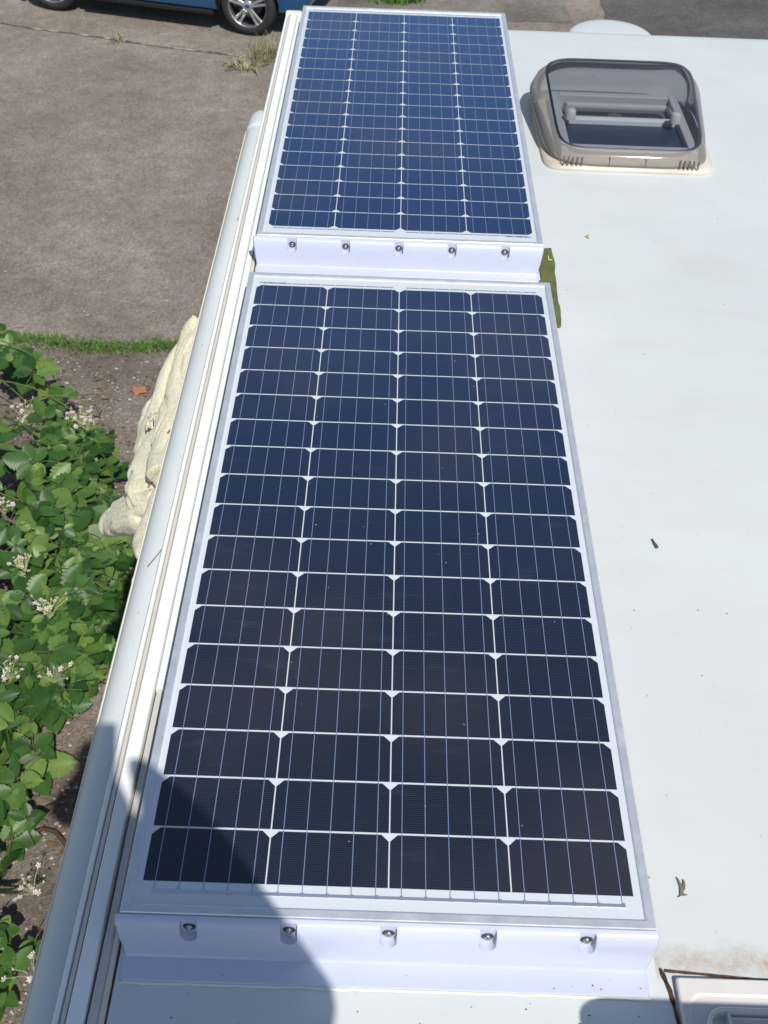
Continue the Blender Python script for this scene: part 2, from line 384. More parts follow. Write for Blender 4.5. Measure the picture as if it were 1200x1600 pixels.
# domed far end cap, a hair larger than the case
V = []; F = []; n_ = 36; rings = [(0, 1.0), (.03, 1.03), (.075, 1.03), (.10, .99), (.118, .88), (.128, .68), (.134, .4), (.136, .08)]
for dy, s_ in rings:
    for j in range(n_): q = 2 * math.pi * j / n_; V.append((AC[0] + AR * s_ * math.cos(q), YAW - .015 + dy, AC[1] + AR * s_ * math.sin(q)))
for i in range(len(rings) - 1):
    for j in range(n_): F.append((i * n_ + j, i * n_ + (j + 1) % n_, (i + 1) * n_ + (j + 1) % n_, (i + 1) * n_ + j))
F.append(tuple(range(n_))[::-1]); F.append(tuple((len(rings) - 1) * n_ + j for j in range(n_)))
A0(mesh('end_cap', V, F, M_awn, None, True))
A0(extrude_y('front_lip', [(-.151, -.096), (-.151, -.073), (-.1496, -.0715), (-.1472, -.073), (-.1465, -.096)], -3.0, YLIP, M_lip))
A0(boxo('bracket', -.10, -.055, -1.2, -1.1, -.13, -.02, M_awn)); A0(boxo('bracket', -.10, -.055, 1.9, 2.0, -.13, -.02, M_awn))

# ================================================================ SOLAR PANELS
PW = .1585; PH = PW * .503; CW = .1566; CH = .0769; CHF = .0100
ZT = .072; ZG = ZT - .0035        # frame top, glass level
cell_me = None
def cell_mesh():
    me = bpy.data.meshes.new('solar_cell'); h = CHF
    v = [(0, 0, 0), (CW, 0, 0), (CW, CH - h, 0), (CW - h, CH, 0), (h, CH, 0), (0, CH - h, 0)]
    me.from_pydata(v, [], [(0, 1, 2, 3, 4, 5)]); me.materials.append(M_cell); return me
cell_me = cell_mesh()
def bar_mesh(name, w, L, m):
    me = bpy.data.meshes.new(name); me.from_pydata([(-w, 0, 0), (w, 0, 0), (w, L, 0), (-w, L, 0)], [], [(0, 1, 2, 3)]); me.materials.append(m); return me
wire_me = bar_mesh('busbar_wire', .0005, PH * 18 + .0125, M_wire)
X0, X1, Y0, Y1 = -.0205, .6555, -.0445, 1.4825; LIP = .0125
def panel(loc, rz, label):
    p = empty('solar_panel', loc, rz, label=label, cat='solar panel', group='solar panels on the roof')
    # mitred aluminium frame: outer wall, rounded top lip, inner drop to the glass
    prof = [(0, -.0345), (0, -.0012), (.0010, 0), (LIP - .0022, 0), (LIP - .0006, -.0006), (LIP, -.0042), (LIP, -.006), (.0025, -.006), (.0025, -.0345)]
    V = []; F = []; m = len(prof)
    for cx, cy, sx_, sy_ in ((X0, Y0, 1, 1), (X1, Y0, -1, 1), (X1, Y1, -1, -1), (X0, Y1, 1, -1)):
        for d, z in prof: V.append((cx + sx_ * d, cy + sy_ * d, z))
    for i in range(4):
        for j in range(m): a = i * m + j; b2 = ((i + 1) % 4) * m + j; c2 = ((i + 1) % 4) * m + (j + 1) % m; d2 = i * m + (j + 1) % m; F.append((a, b2, c2, d2))
    fr = mesh('frame', V, F, M_alu, p)
    zg = ZG - ZT
    V = [(X0 + .003, Y0 + .003, zg), (X1 - .003, Y0 + .003, zg), (X1 - .003, Y1 - .003, zg), (X0 + .003, Y1 - .003, zg)]
    mesh('backsheet', V, [(0, 1, 2, 3)], M_back, p)
    for r in range(18):
        for c_ in range(4):
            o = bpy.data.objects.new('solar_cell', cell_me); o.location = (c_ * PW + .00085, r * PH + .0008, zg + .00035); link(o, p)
    for c_ in range(4):
        for k_ in range(5):
            o = bpy.data.objects.new('busbar_wire', wire_me); o.location = (c_ * PW + .00085 + CW * (.1 + .2 * k_), -.0115, zg + .0006); link(o, p)
    # cross ribbons: a broad bright one at the foot, thin dark ones at the head
    bm = bmesh.new()
    for k_ in range(19):
        xa = .0165 + k_ * .0317; box(bm, xa + .002, xa + .0317 - .002, -.0150, -.0108, zg + .0004, zg + .0009 + .0003 * random.random())
    for k_ in range(20):
        xa = .0165 + k_ * .0317; box(bm, xa - .002, xa + .002, -.0155, -.0100, zg + .0004, zg + .0014)
    bmo('ribbon', bm, M_ribbon, p)
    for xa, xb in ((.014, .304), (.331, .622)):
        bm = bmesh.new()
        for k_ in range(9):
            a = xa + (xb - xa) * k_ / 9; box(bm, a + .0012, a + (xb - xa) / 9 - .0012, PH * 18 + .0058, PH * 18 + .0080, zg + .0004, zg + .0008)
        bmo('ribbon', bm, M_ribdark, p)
    bm = bmesh.new(); x = .006; rr = random.Random(5)
    while x < .062:
        w = rr.choice([.0008, .0014, .0022, .003]); hh = rr.choice([.0045, .0035, .0042]); box(bm, x, x + w, PH * 18 + .0072, PH * 18 + .0072 + hh, zg + .0004, zg + .00052); x += w + rr.choice([.0006, .001, .0014])
    bmo('serial_print', bm, M_print, p)
    return p
panel((0, 0, ZT), 0, 'near solar panel, the large one in the foreground reaching the bottom bracket')
FO = 1.6475
panel((.634 + .0, FO + 1.4825 + .0, ZT + .001), math.pi, 'far solar panel, beyond the middle white bracket')

# white plastic spoiler brackets screwed to the panel ends
def bracket(loc, label):
    p = empty('panel_bracket', loc, 0, label=label, cat='bracket', group='white spoiler brackets at the panel ends')
    top = ZT - .0025
    prof = [(-.0006, top - .03), (-.0006, top - .001), (-.0016, top), (-.0065, top - .0008), (-.0105, top - .0035), (-.0135, top - .0085), (-.0160, top - .016), (-.0180, top - .027), (-.0200, top - .040),
            (-.0215, top - .052), (-.0228, top - .0605), (-.0236, .0060), (-.0252, .0044), (-.040, .0042), (-.0550, .0040), (-.0562, .0028), (-.0562, .0004), (-.0006, .0004)]
    xa, xb = -.0265, .6600
    V = []; F = []; m = len(prof)
    secs = [(xa, .005), (xa + .0012, .002), (xa + .0035, 0)] + [(xa + .0035 + (xb - xa - .007) * i / 40, 0) for i in range(1, 40)] + [(xb - .0035, 0), (xb - .0012, .002), (xb, .005)]
    for x, e in secs:
        for (y, z) in prof:
            hz = z / top; mid = -.003
            ins = .008 * (1 - min(1, hz * 1.15)) ** 1.0          # the flange is set in from the shoulder
            k_ = min(1.0, abs(y - mid) / .01)
            V.append((x + (ins if x < .3 else -ins) * (1 if (x - xa < .004 or xb - x < .004) else 0), y + (e * k_ if y < mid else 0), max(.0004, z - e * hz)))
    ns = len(secs)
    for i in range(ns - 1):
        for j in range(m): a = i * m + j; b2 = i * m + (j + 1) % m; F.append((a, b2, b2 + m, a + m))
    F.append(tuple(range(m))[::-1]); F.append(tuple((ns - 1) * m + j for j in range(m)))
    o = mesh('moulding', V, F, M_abs, p)
    bm = bmesh.new(); bm.from_mesh(o.data); bmesh.ops.recalc_face_normals(bm, faces=bm.faces); bm.to_mesh(o.data); bm.free()
    for side_ in (0,):
        Vb = []; Fb = []; nb = 120
        for i in range(nb + 1):
            x = xa + .008 + (xb - xa - .016) * i / nb; w = .0022 + .0020 * max(-.6, noise.noise(Vector((x * 22, loc[1], 3)))) + .0012 * noise.noise(Vector((x * 70, loc[1], 3)))
            Vb += [(x, -.0555, .0004), (x, -.0560, .0030), (x, -.0568 - w * .6, .0020), (x, -.0572 - w, .0004)]
        for i in range(nb):
            for k_ in range(3): Fb.append((4 * i + k_, 4 * i + 4 + k_, 4 * i + 5 + k_, 4 * i + 1 + k_))
        mesh('sealant_bead', Vb, Fb, M_bead, p, True)
    # screw pockets: horizontal bores open at the shoulder
    sx_ = [.0665, .1925, .318, .4435, .569]
    bm = bmesh.new()
    for x in sx_:
        r = .0108; zc = .0475; pts = [(x - r, .09), (x - r, zc)] + [(x + r * math.cos(math.radians(a)), zc + r * math.sin(math.radians(a))) for a in range(190, 351, 16)] + [(x + r, zc), (x + r, .09)]
        # upper part stops below the shoulder line so that the pocket has a flat top edge
        f0 = [bm.verts.new((px, -.0065, pz)) for px, pz in pts]; f1 = [bm.verts.new((px, -.06, pz)) for px, pz in pts]
        k_ = len(pts)
        bm.faces.new(f0[::-1]); bm.faces.new(f1)
        for j in range(k_): bm.faces.new((f0[j], f0[(j + 1) % k_], f1[(j + 1) % k_], f1[j]))
    bmesh.ops.recalc_face_normals(bm, faces=bm.faces)
    cu = bmo('cutter', bm, M_abs, p)
    md = o.modifiers.new('b', 'BOOLEAN'); md.operation = 'DIFFERENCE'; md.object = cu; md.solver = 'EXACT'
    bpy.context.view_layer.update(); bake(o); bpy.data.objects.remove(cu); shade_auto(o, 32)
    for x in sx_:
        mt = Matrix.Translation((x, -.0068, .0520)) @ Matrix.Rotation(math.pi / 2, 4, 'X')
        s_ = lathe('screw', [(0, .0048), (.0012, .0048), (.0016, .0030), (.0024, .0030), (.0042, .0034), (.0050, .0022), (.0052, 0)], M_steel, p, 20, mt)
        lathe('washer', [(.0050, .0004), (.0076, .0006), (.0080, 0)], M_screwdark, s_, 20, mt)
    return p
bracket((0, Y0 + .0002, 0), 'white plastic bracket with five screws under the near panel, at the bottom of the picture')
bracket((-.004, FO, .0015), 'white plastic bracket with five screws between the two panels')

# ================================================================ ROOF LIGHT (dome)
rl = empty('roof_light', (.94, 2.43, 0), label='smoked plastic roof window with a clear domed lid on the far right roof', cat='roof window')
def R0(o): o.parent = rl; o.matrix_parent_inverse = Matrix.Translation(-rl.location); return o
def ring(cx, cy, hx, hy, z, skew=0, n_=64, p=5.0, zt=0):
    out = []
    for i in range(n_):
        a = 2 * math.pi * i / n_; c_, s_ = math.cos(a), math.sin(a)
        x = hx * math.copysign(abs(c_) ** (2 / p), c_); y = hy * math.copysign(abs(s_) ** (2 / p), s_)
        k_ = 1 + skew * (y / hy)        # wider towards the far side
        out.append((cx + x * k_, cy + y, z + zt * (y / hy)))
    return out
def loft(name, rings_, m, cap0=False, cap1=True, smooth=True, parent=None):
    V = [v for r in rings_ for v in r]; n_ = len(rings_[0]); F = []
    for i in range(len(rings_) - 1):
        for j in range(n_): F.append((i * n_ + j, i * n_ + (j + 1) % n_, (i + 1) * n_ + (j + 1) % n_, (i + 1) * n_ + j))
    if cap0: F.append(tuple(range(n_))[::-1])
    if cap1: F.append(tuple((len(rings_) - 1) * n_ + j for j in range(n_)))
    return mesh(name, V, F, m, parent, smooth)
def glassy(name, tint, ior=1.45, rough=.03, dens=1.0):
    m = bpy.data.materials.new(name); m.use_nodes = True; t = m.node_tree; t.nodes.clear()
    out = t.nodes.new('ShaderNodeOutputMaterial'); mx = t.nodes.new('ShaderNodeMixShader'); fr = t.nodes.new('ShaderNodeFresnel'); fr.inputs[0].default_value = ior
    tr = t.nodes.new('ShaderNodeBsdfTransparent'); tr.inputs[0].default_value = (*tint, 1); gl = t.nodes.new('ShaderNodeBsdfGlossy'); gl.inputs['Roughness'].default_value = rough
    t.links.new(fr.outputs[0], mx.inputs[0]); t.links.new(tr.outputs[0], mx.inputs[1]); t.links.new(gl.outputs[0], mx.inputs[2])
    df = t.nodes.new('ShaderNodeBsdfDiffuse'); df.inputs[0].default_value = (.40, .375, .345, 1); m2 = t.nodes.new('ShaderNodeMixShader'); m2.inputs[0].default_value = 1 - dens
    t.links.new(mx.outputs[0], m2.inputs[1]); t.links.new(df.outputs[0], m2.inputs[2]); t.links.new(m2.outputs[0], out.inputs[0]); return m
M_skirt = glassy('smoked_skirt', (.80, .77, .74), 1.5, .08, .62)
M_lid = glassy('clear_smoked_lid', (.66, .70, .76), 1.75, .03, .985)
M_rlbase = white_paint('yellowed_flange', (.56, .53, .45), .5, .45, dcol=(.30, .22, .12))
M_rlin = white_paint('inner_frame', (.56, .53, .52), .4, .0); M_rlin2 = mat('blind_cassette', (.72, .69, .64), .5); M_dark = mat('shaded_blind', (.030, .045, .085), .35, .5)
M_rlgrey = mat('grey_inner_plastic', (.14, .135, .14), .5, .4)
cx, cy = .948, 2.425; hx, hy = .237, .232
R0(loft('flange', [ring(cx, cy, hx + .006, hy + .008, .0006, .03, p=12), ring(cx, cy, hx + .006, hy + .008, .008, .03, p=12), ring(cx, cy, hx - .004, hy - .004, .012, .03), ring(cx, cy, .185, .185, .012, .0)], M_rlbase, cap1=False))
# smoked skirt rising to the lid rim, higher at the far side
R0(loft('skirt', [ring(cx, cy, hx, hy, .012, .04), ring(cx - .004, cy, hx + .004, hy + .002, .03, .07, zt=.010), ring(cx - .006, cy, hx + .004, hy, .055, .09, zt=.024), ring(cx - .004, cy, hx - .006, hy - .006, .078, .08, zt=.036), ring(cx, cy, hx - .026, hy - .022, .092, .05, zt=.040, p=7)], M_skirt, cap1=False))
R0(loft('lid', [ring(cx, cy, hx - .026, hy - .022, .0925, .05, zt=.040, p=7), ring(cx, cy, hx - .034, hy - .030, .100, .05, zt=.040, p=7), ring(cx, cy, hx - .055, hy - .052, .106, .045, zt=.038, p=8), ring(cx, cy, hx - .10, hy - .10, .109, .03, zt=.026, p=8), ring(cx, cy, .03, .03, .111, .0, zt=.006)], M_lid))
# dark gasket lines where lid meets skirt
def band(name, r0, w, m):
    r1 = [(x + (cx - x) * w, y + (cy - y) * w, z + .0012) for x, y, z in r0]
    return loft(name, [r0, [(x, y, z + .0022) for x, y, z in r0], r1], m, cap1=False)
R0(band('gasket', ring(cx, cy, hx - .0265, hy - .0225, .0915, .05, zt=.040, p=7), .035, mat('blue_gasket', (.05, .08, .12), .4)))
# well: white inner frame, blind, latches
bm = bmesh.new()
for a in ((cx - .19, cx - .165, cy - .19, cy + .19), (cx + .165, cx + .19, cy - .19, cy + .19), (cx - .165, cx + .165, cy + .165, cy + .19), (cx - .165, cx + .165, cy - .19, cy - .165)): box(bm, *a, .0, .045, .003)
R0(bmo('inner_frame', bm, M_rlin))
R0(boxo('well_floor', cx - .165, cx + .165, cy - .165, cy + .165, .004, .006, M_rlgrey))
R0(boxo('blind', cx - .163, cx + .163, cy - .163, cy + .010, .012, .026, M_dark, bev=.004))
R0(boxo('blind_rail', cx - .163, cx + .163, cy + .012, cy + .034, .012, .040, M_trim, bev=.005))
R0(boxo('latch_bar', cx - .15, cx + .15, cy + .095, cy + .115, .03, .048, M_rlin, bev=.006))
V = []; F = []
tube(V, F, [(cx - .15, cy + .10, .04), (cx - .155, cy + .02, .05), (cx - .15, cy - .02, .06)], .007, .006, 8); R0(mesh('stay', V, F, M_rlin, None, True))
V = []; F = []
tube(V, F, [(cx + .15, cy + .10, .04), (cx + .155, cy + .02, .05), (cx + .15, cy - .02, .06)], .007, .006, 8); R0(mesh('stay', V, F, M_rlin, None, True))
for xx in (cx - .15, cx + .15):
    R0(lathe('knob', [(0, .03), (.010, .029), (.014, .024), (.015, 0)], M_rlin2, None, 20, Matrix.Translation((xx, cy - .02, .052))))
R0(lathe('handle', [(0, .02), (.022, .018), (.028, .010), (.029, 0)], M_rlgrey, None, 24, Matrix.Translation((cx - .005, cy + .075, .006))))
M_slot = mat('slot_dark', (.12, .11, .10), .7)
for k_ in range(5):
    for sgn in (-1, 1):
        x = cx + sgn * (.185 - k_ * .0125); R0(boxo('vent_slot', x - .0016, x + .0016, cy - hy - .0025, cy - hy + .004, .014, .036, M_slot))
for x in (cx - .06, cx + .04): R0(boxo('vent_slot', x - .001, x + .001, cy - hy - .0015, cy - hy + .004, .013, .04, M_slot))

# ================================================================ REAR ROOF VENT (bottom right), lid standing open
rv = empty('roof_vent', (.9, -.27, 0), label='open white roof vent hatch in the bottom right corner with rusty sealant around it', cat='roof vent')
def Q0(o): o.parent = rv; o.matrix_parent_inverse = Matrix.Translation(-rv.location); return o
M_vent = white_paint('vent_plastic', (.62, .59, .57), .45, .25, dcol=(.30, .24, .18)); M_ventin = white_paint('vent_inner_white', (.66, .66, .64), .4, .05)
M_ventlid = mat('vent_lid', (.6, .6, .58), .4)
vx0, vx1, vy0, vy1 = .6865, 1.11, -.50, -.0765
def rrect(x0, x1, y0, y1, r, z, n_=8):
    out = []
    for (cx_, cy_, a0) in ((x1 - r, y1 - r, 0), (x0 + r, y1 - r, 90), (x0 + r, y0 + r, 180), (x1 - r, y0 + r, 270)):
        for i in range(n_ + 1): a = math.radians(a0 + 90 * i / n_); out.append((cx_ + r * math.cos(a), cy_ + r * math.sin(a), z))
    return out
Q0(loft('frame', [rrect(vx0, vx1, vy0, vy1, .004, .0008), rrect(vx0, vx1, vy0, vy1, .004, .010), rrect(vx0 + .002, vx1 - .002, vy0 + .002, vy1 - .002, .004, .012), rrect(vx0 + .010, vx1 - .022, vy0 + .022, vy1 - .020, .02, .012),
    rrect(vx0 + .013, vx1 - .025, vy0 + .025, vy1 - .023, .02, .0095), rrect(vx0 + .030, vx1 - .050, vy0 + .050, vy1 - .044, .022, .0095)], M_vent, cap1=False))
shade_auto(rv.children[0], 30)
Q0(loft('rim', [rrect(vx0 + .028, vx1 - .048, vy0 + .048, vy1 - .040, .022, .0098), rrect(vx0 + .028, vx1 - .048, vy0 + .048, vy1 - .040, .022, .019), rrect(vx0 + .0305, vx1 - .0505, vy0 + .0505, vy1 - .0425, .020, .021), rrect(vx0 + .033, vx1 - .053, vy0 + .053, vy1 - .045, .018, .019), rrect(vx0 + .033, vx1 - .053, vy0 + .053, vy1 - .045, .018, -.05)], M_ventin, cap1=False))
Q0(boxo('well_floor', vx0 + .03, vx1 - .05, vy0 + .05, vy1 - .042, -.058, -.05, M_black))
bm = bmesh.new(); box(bm, vx0 + .055, vx0 + .0585, vy0 + .055, vy1 - .0455, -.03, .017); box(bm, vx0 + .0585, vx1 - .054, vy1 - .0515, vy1 - .0495, -.03, .012)
Q0(bmo('grille', bm, M_ventin))
Q0(lathe('fixing', [(0, .012), (.008, .011), (.010, .006), (.010, 0)], M_ventin, None, 20, Matrix.Translation((vx0 + .046, vy1 - .072, -.012))))
V = []; F = []
def strip(pts, w, z, amp, seed):
    V = []; F = []; L = []
    for i in range(len(pts) - 1):
        a = Vector(pts[i]); b = Vector(pts[i + 1])
        for j in range(14): L.append(a.lerp(b, j / 14))
    L.append(Vector(pts[-1]))
    for i, q in enumerate(L):
        t = (L[min(i + 1, len(L) - 1)] - L[max(i - 1, 0)]).normalized(); nn = Vector((-t.y, t.x))
        ww = w * (1 + amp * noise.noise(Vector((q.x * 80, q.y * 80, seed)))); V += [(*(q + nn * ww), z), (*(q + nn * ww * .3), z + .0022), (*(q - nn * ww * .5), z + .0014), (*(q - nn * ww), z)]
    for i in range(len(L) - 1):
        for k_ in range(3): F.append((4 * i + k_, 4 * i + k_ + 1, 4 * i + 5 + k_, 4 * i + 4 + k_))
    return V, F
V, F = strip([(.676, -.064), (.80, -.0725), (1.12, -.0760)], .0020, .0008, .6, 1); Q0(mesh('sealant', V, F, M_rust))
V, F = strip([(.671, -.062), (.679, -.09), (.684, -.14), (.684, -.3), (.682, -.5)], .0030, .0009, .9, 2); Q0(mesh('sealant', V, F, M_rust))
# lid raised upright on the near side hinge (its shadow crosses the hatch)
LD = (loft('lid', [rrect(vx0, vx1, .02, .50, .05, 0), rrect(vx0, vx1, .02, .50, .05, .02), rrect(vx0 + .02, vx1 - .02, .04, .48, .04, .034)], M_ventlid, cap0=True))
Q0(LD); LD.data.transform(Matrix.Translation((0, vy0 + .06, 0)) @ Matrix.Rotation(math.radians(92), 4, 'X'))

# small white dome at the far roof edge
dm = lathe('roof_dish', [(0, .034), (.05, .0335), (.10, .031), (.135, .026), (.148, .019), (.153, .010), (.154, -.08)], M_roof, None, 48, Matrix.Translation((1.065, 3.415, -.092)),
      label='shallow white round cap at the far edge of the roof behind the roof window', cat='roof cap')

# ================================================================ THINGS ON THE ROOF
# olive fabric strip peeping out beside the middle bracket
M_olive = mat('olive_cloth', (.145, .165, .060), .85, .2); n = NT(M_olive); n.base(n.ramp(n.noise(n.coord(), 25, 4), [(.3, (.080, .095, .032)), (.7, (.135, .150, .058))]))
edge = [(1.752, .6915), (1.746, .6915), (1.70, .6935), (1.674, .6945), (1.64, .690), (1.601, .690), (1.56, .688), (1.53, .687), (1.504, .6865), (1.495, .689), (1.465, .688), (1.43, .6855), (1.406, .682)]
V = []; F = []; NX = 10
ys = np.linspace(1.752, 1.406, 50)
for i, y in enumerate(ys):
    xr = float(np.interp(-y, [-e[0] for e in edge], [e[1] for e in edge])) + .0008 * noise.noise(Vector((0, y * 40, 1)))
    xl = .655 if y > 1.6 else .640
    for j in range(NX + 1):
        t = j / NX; x = xl + (xr - xl) * t
        z = .0025 + .004 * t * max(0, noise.noise(Vector((x * 60 - y * 25, y * 12, 2)))) + .0025 * abs(noise.noise(Vector((x * 30, y * 18, 7))))
        V.append((x, y, z))
for i in range(len(ys) - 1):
    for j in range(NX): a = i * (NX + 1) + j; F.append((a, a + 1, a + NX + 2, a + NX + 1))
ol = mesh('fabric_strip', V, F, M_olive, None, True, label='olive green fabric strip lying on the roof, right of the middle bracket', cat='fabric strip')
md = ol.modifiers.new('s', 'SOLIDIFY'); md.thickness = .001; bpy.context.view_layer.update(); bake(ol)
bm = bmesh.new(); box(bm, .6795, .6812, 1.693, 1.714, .0058, .0064); box(bm, .6812, .6885, 1.693, 1.6965, .0058, .0064)
ol_l = bmo('letter_mark', bm, mat('pale_mark', (.62, .66, .42), .6), ol)

def blob_scrap(name, pts, m, h, label, cat):
    """thin flat scrap with real thickness from an outline on the roof"""
    bm = bmesh.new(); a = [bm.verts.new((x, y, .0006)) for x, y in pts]; f = bm.faces.new(a)
    r = bmesh.ops.extrude_face_region(bm, geom=[f]); vs = [v for v in r['geom'] if isinstance(v, bmesh.types.BMVert)]
    bmesh.ops.translate(bm, vec=(0, 0, h), verts=vs); bmesh.ops.recalc_face_normals(bm, faces=bm.faces)
    return bmo(name, bm, m, label=label, cat=cat)
sc = lambda cx_, cy_, L, s_=1.: [(cx_ + x * .001 * s_, cy_ + y * .001 * s_) for x, y in L]
M_feather = mat('dead_leaf_scrap', (.16, .15, .12), .9, .1); M_greenbit = mat('twig_green', (.05, .10, .05), .7, .2); M_seed = mat('seed', (.42, .30, .14), .8, .2)
blob_scrap('leaf_scrap', sc(.7185, .052, [(-5, -13), (-8, -15), (-3, -12), (1, -12), (6, -11), (2, -10), (0, -7), (4, -3), (6, 3), (6, 10), (4, 14), (3, 7), (1, 3), (-1, 8), (-3, 15), (-6, 17), (-4, 9), (-3, 1), (-4, -6)], .92), M_feather, .0025, 'small forked grey leaf scrap on the white roof near the vent', 'leaf scrap')
blob_scrap('twig', sc(.7865, .721, [(-4, 13), (-2, 14), (1, 4), (5, -4), (5, -8), (0, -9), (-1, -4), (-3, 6)], 1), M_greenbit, .003, 'tiny dark green twig lying alone in the middle of the white roof', 'twig')
blob_scrap('seed', sc(.788, 1.822, [(-6, 1), (0, 4), (4, 12), (6, 10), (3, 1), (5, -8), (2, -9), (-1, -2)], 1), M_seed, .002, 'small tan winged seed on the white roof beyond the green strip', 'seed')
blob_scrap('leaf_crumb', sc(.6735, .066, [(-2, 2), (1, 3), (4, 0), (2, -2), (-1, -1)], 1), M_seed, .0015, 'tan crumb touching the right side of the near panel frame', 'crumb')
V = []; F = []
tube(V, F, [(-.118, .655, -.0322), (-.104, .69, -.033), (-.096, .715, -.034), (-.088, .728, -.018)], .0009, .0006, 5)
mesh('dry_twig', V, F, mat('twig_brown', (.12, .09, .06), .9, .1), None, True, label='thin bent brown twig lying on the grey awning case', cat='twig')
# specks of dirt all over roof and bracket
r = np.random.default_rng(8); V = []; F = []
for i in range(74):
    if i < 44: x, y, z = r.uniform(.70, 1.7), r.uniform(-.05, 3.1), .0008
    elif i < 52: x, y, z = r.uniform(.0, .66), -.0445 - r.uniform(.035, .05), .0046
    elif i < 64: x, y, z = r.uniform(-.0, .66), r.uniform(-.16, -.105), .0008
    else: x, y, z = r.uniform(-.145, -.09), r.uniform(.3, 2.0), -.032
    if i >= 64: z = AC[1] + math.sqrt(max(0, AR ** 2 - (x - AC[0]) ** 2)) + .0004
    s_ = r.uniform(.0004, .0012); a = r.uniform(0, 6); b = len(V)
    for j in range(5): q = a + j * 1.257; V.append((x + s_ * math.cos(q) * 1.5, y + s_ * math.sin(q), z))
    V.append((x, y, z + s_ * .6))
    for j in range(5): F.append((b + j, b + (j + 1) % 5, b + 5))
mesh('roof_dirt', V, F, mat('dirt_speck', (.10, .085, .06), .9, .1), label='fine dark dirt specks sprinkled over the white roof', cat='dirt', kind='stuff')
# pollen and dust flecks on the panel glass
V = []; F = []
for i in range(44):
    x = r.uniform(0, .634); y = r.uniform(0, 1.43); s_ = r.uniform(.0004, .0010)
    if i > 32: y += 1.695
    b = len(V); V += [(x - s_, y, ZG + .0012), (x, y - s_ * 1.4, ZG + .0012), (x + s_, y, ZG + .0012), (x, y + s_ * 1.6, ZG + .0013)]; F.append((b, b + 1, b + 2, b + 3))
mesh('panel_dust', V, F, mat('dust_fleck', (.55, .52, .48), .8, .1), label='tiny pale dust flecks on the glass of both solar panels', cat='dust', kind='stuff')

# ================================================================ CREAM CLOTH hanging outside the awning
def lump(bm, pts, n_=18):
    """closed tube of elliptical sections: (x,y,z, r_side, r_up)"""
    P_ = [Vector(p[:3]) for p in pts]; prev = None; rows = []
    K = 6; pp = []
    for i in range(len(P_) - 1):
        for k_ in range(K):
            t = k_ / K; p0 = P_[max(i - 1, 0)]; p1 = P_[i]; p2 = P_[i + 1]; p3 = P_[min(i + 2, len(P_) - 1)]
            q = .5 * ((2 * p1) + (-p0 + p2) * t + (2 * p0 - 5 * p1 + 4 * p2 - p3) * t * t + (-p0 + 3 * p1 - 3 * p2 + p3) * t ** 3)
            pp.append((q, pts[i][3] * (1 - t) + pts[i + 1][3] * t, pts[i][4] * (1 - t) + pts[i + 1][4] * t))
    pp.append((P_[-1], pts[-1][3], pts[-1][4]))
    for i, (q, ra, rb) in enumerate(pp):
        t = (pp[min(i + 1, len(pp) - 1)][0] - pp[max(i - 1, 0)][0]).normalized(); up = Vector((-.35, -.1, .93)); a = t.cross(up).normalized(); b = a.cross(t).normalized()
        row = []
        for j in range(n_):
            q_ = 2 * math.pi * j / n_; w = 1 + .16 * noise.noise(Vector((q.x * 8 + math.cos(q_), q.y * 8 + math.sin(q_), q.z * 8)))
            row.append(bm.verts.new(q + a * (ra * w * math.cos(q_)) + b * (rb * w * math.sin(q_))))
        rows.append(row)
    for i in range(len(rows) - 1):
        for j in range(n_): bm.faces.new((rows[i][j], rows[i][(j + 1) % n_], rows[i + 1][(j + 1) % n_], rows[i + 1][j]))
    bm.faces.new(rows[0][::-1]); bm.faces.new(rows[-1])
M_knit = mat('cream_knit', (.66, .61, .45), .95, .1); n = NT(M_knit); co = n.coord()
n.base(n.mix(n.ramp(n.noise(co, 8, 4), [(.45, k3(0)), (.75, k3(.5))]), n.ramp(n.noise(co, 120, 2), [(.3, (.66, .61, .43)), (.7, (.80, .75, .57))]), (.56, .50, .34)))
wv = n.n('ShaderNodeTexWave'); wv.inputs['Scale'].default_value = 120; wv.inputs['Distortion'].default_value = 9; wv.inputs['Detail'].default_value = 2; n.l(co, wv.inputs['Vector'])
n.bump(n.math('ADD', n.math('MULTIPLY', wv.outputs['Fac'], .35), n.math('ADD', n.noise(co, 190, 3), n.math('MULTIPLY', n.noise(co, 55, 4, .7), .7))), .0028, .8)
NT(M_knit).b.inputs['Sheen Weight'].default_value = .15
cl = empty('hanging_cloth', (-.25, 1.2, -.3), label='crumpled cream knitted garment hanging outside the awning above the brambles', cat='garment')
def C0(o): o.parent = cl; o.matrix_parent_inverse = Matrix.Translation(-cl.location); return o
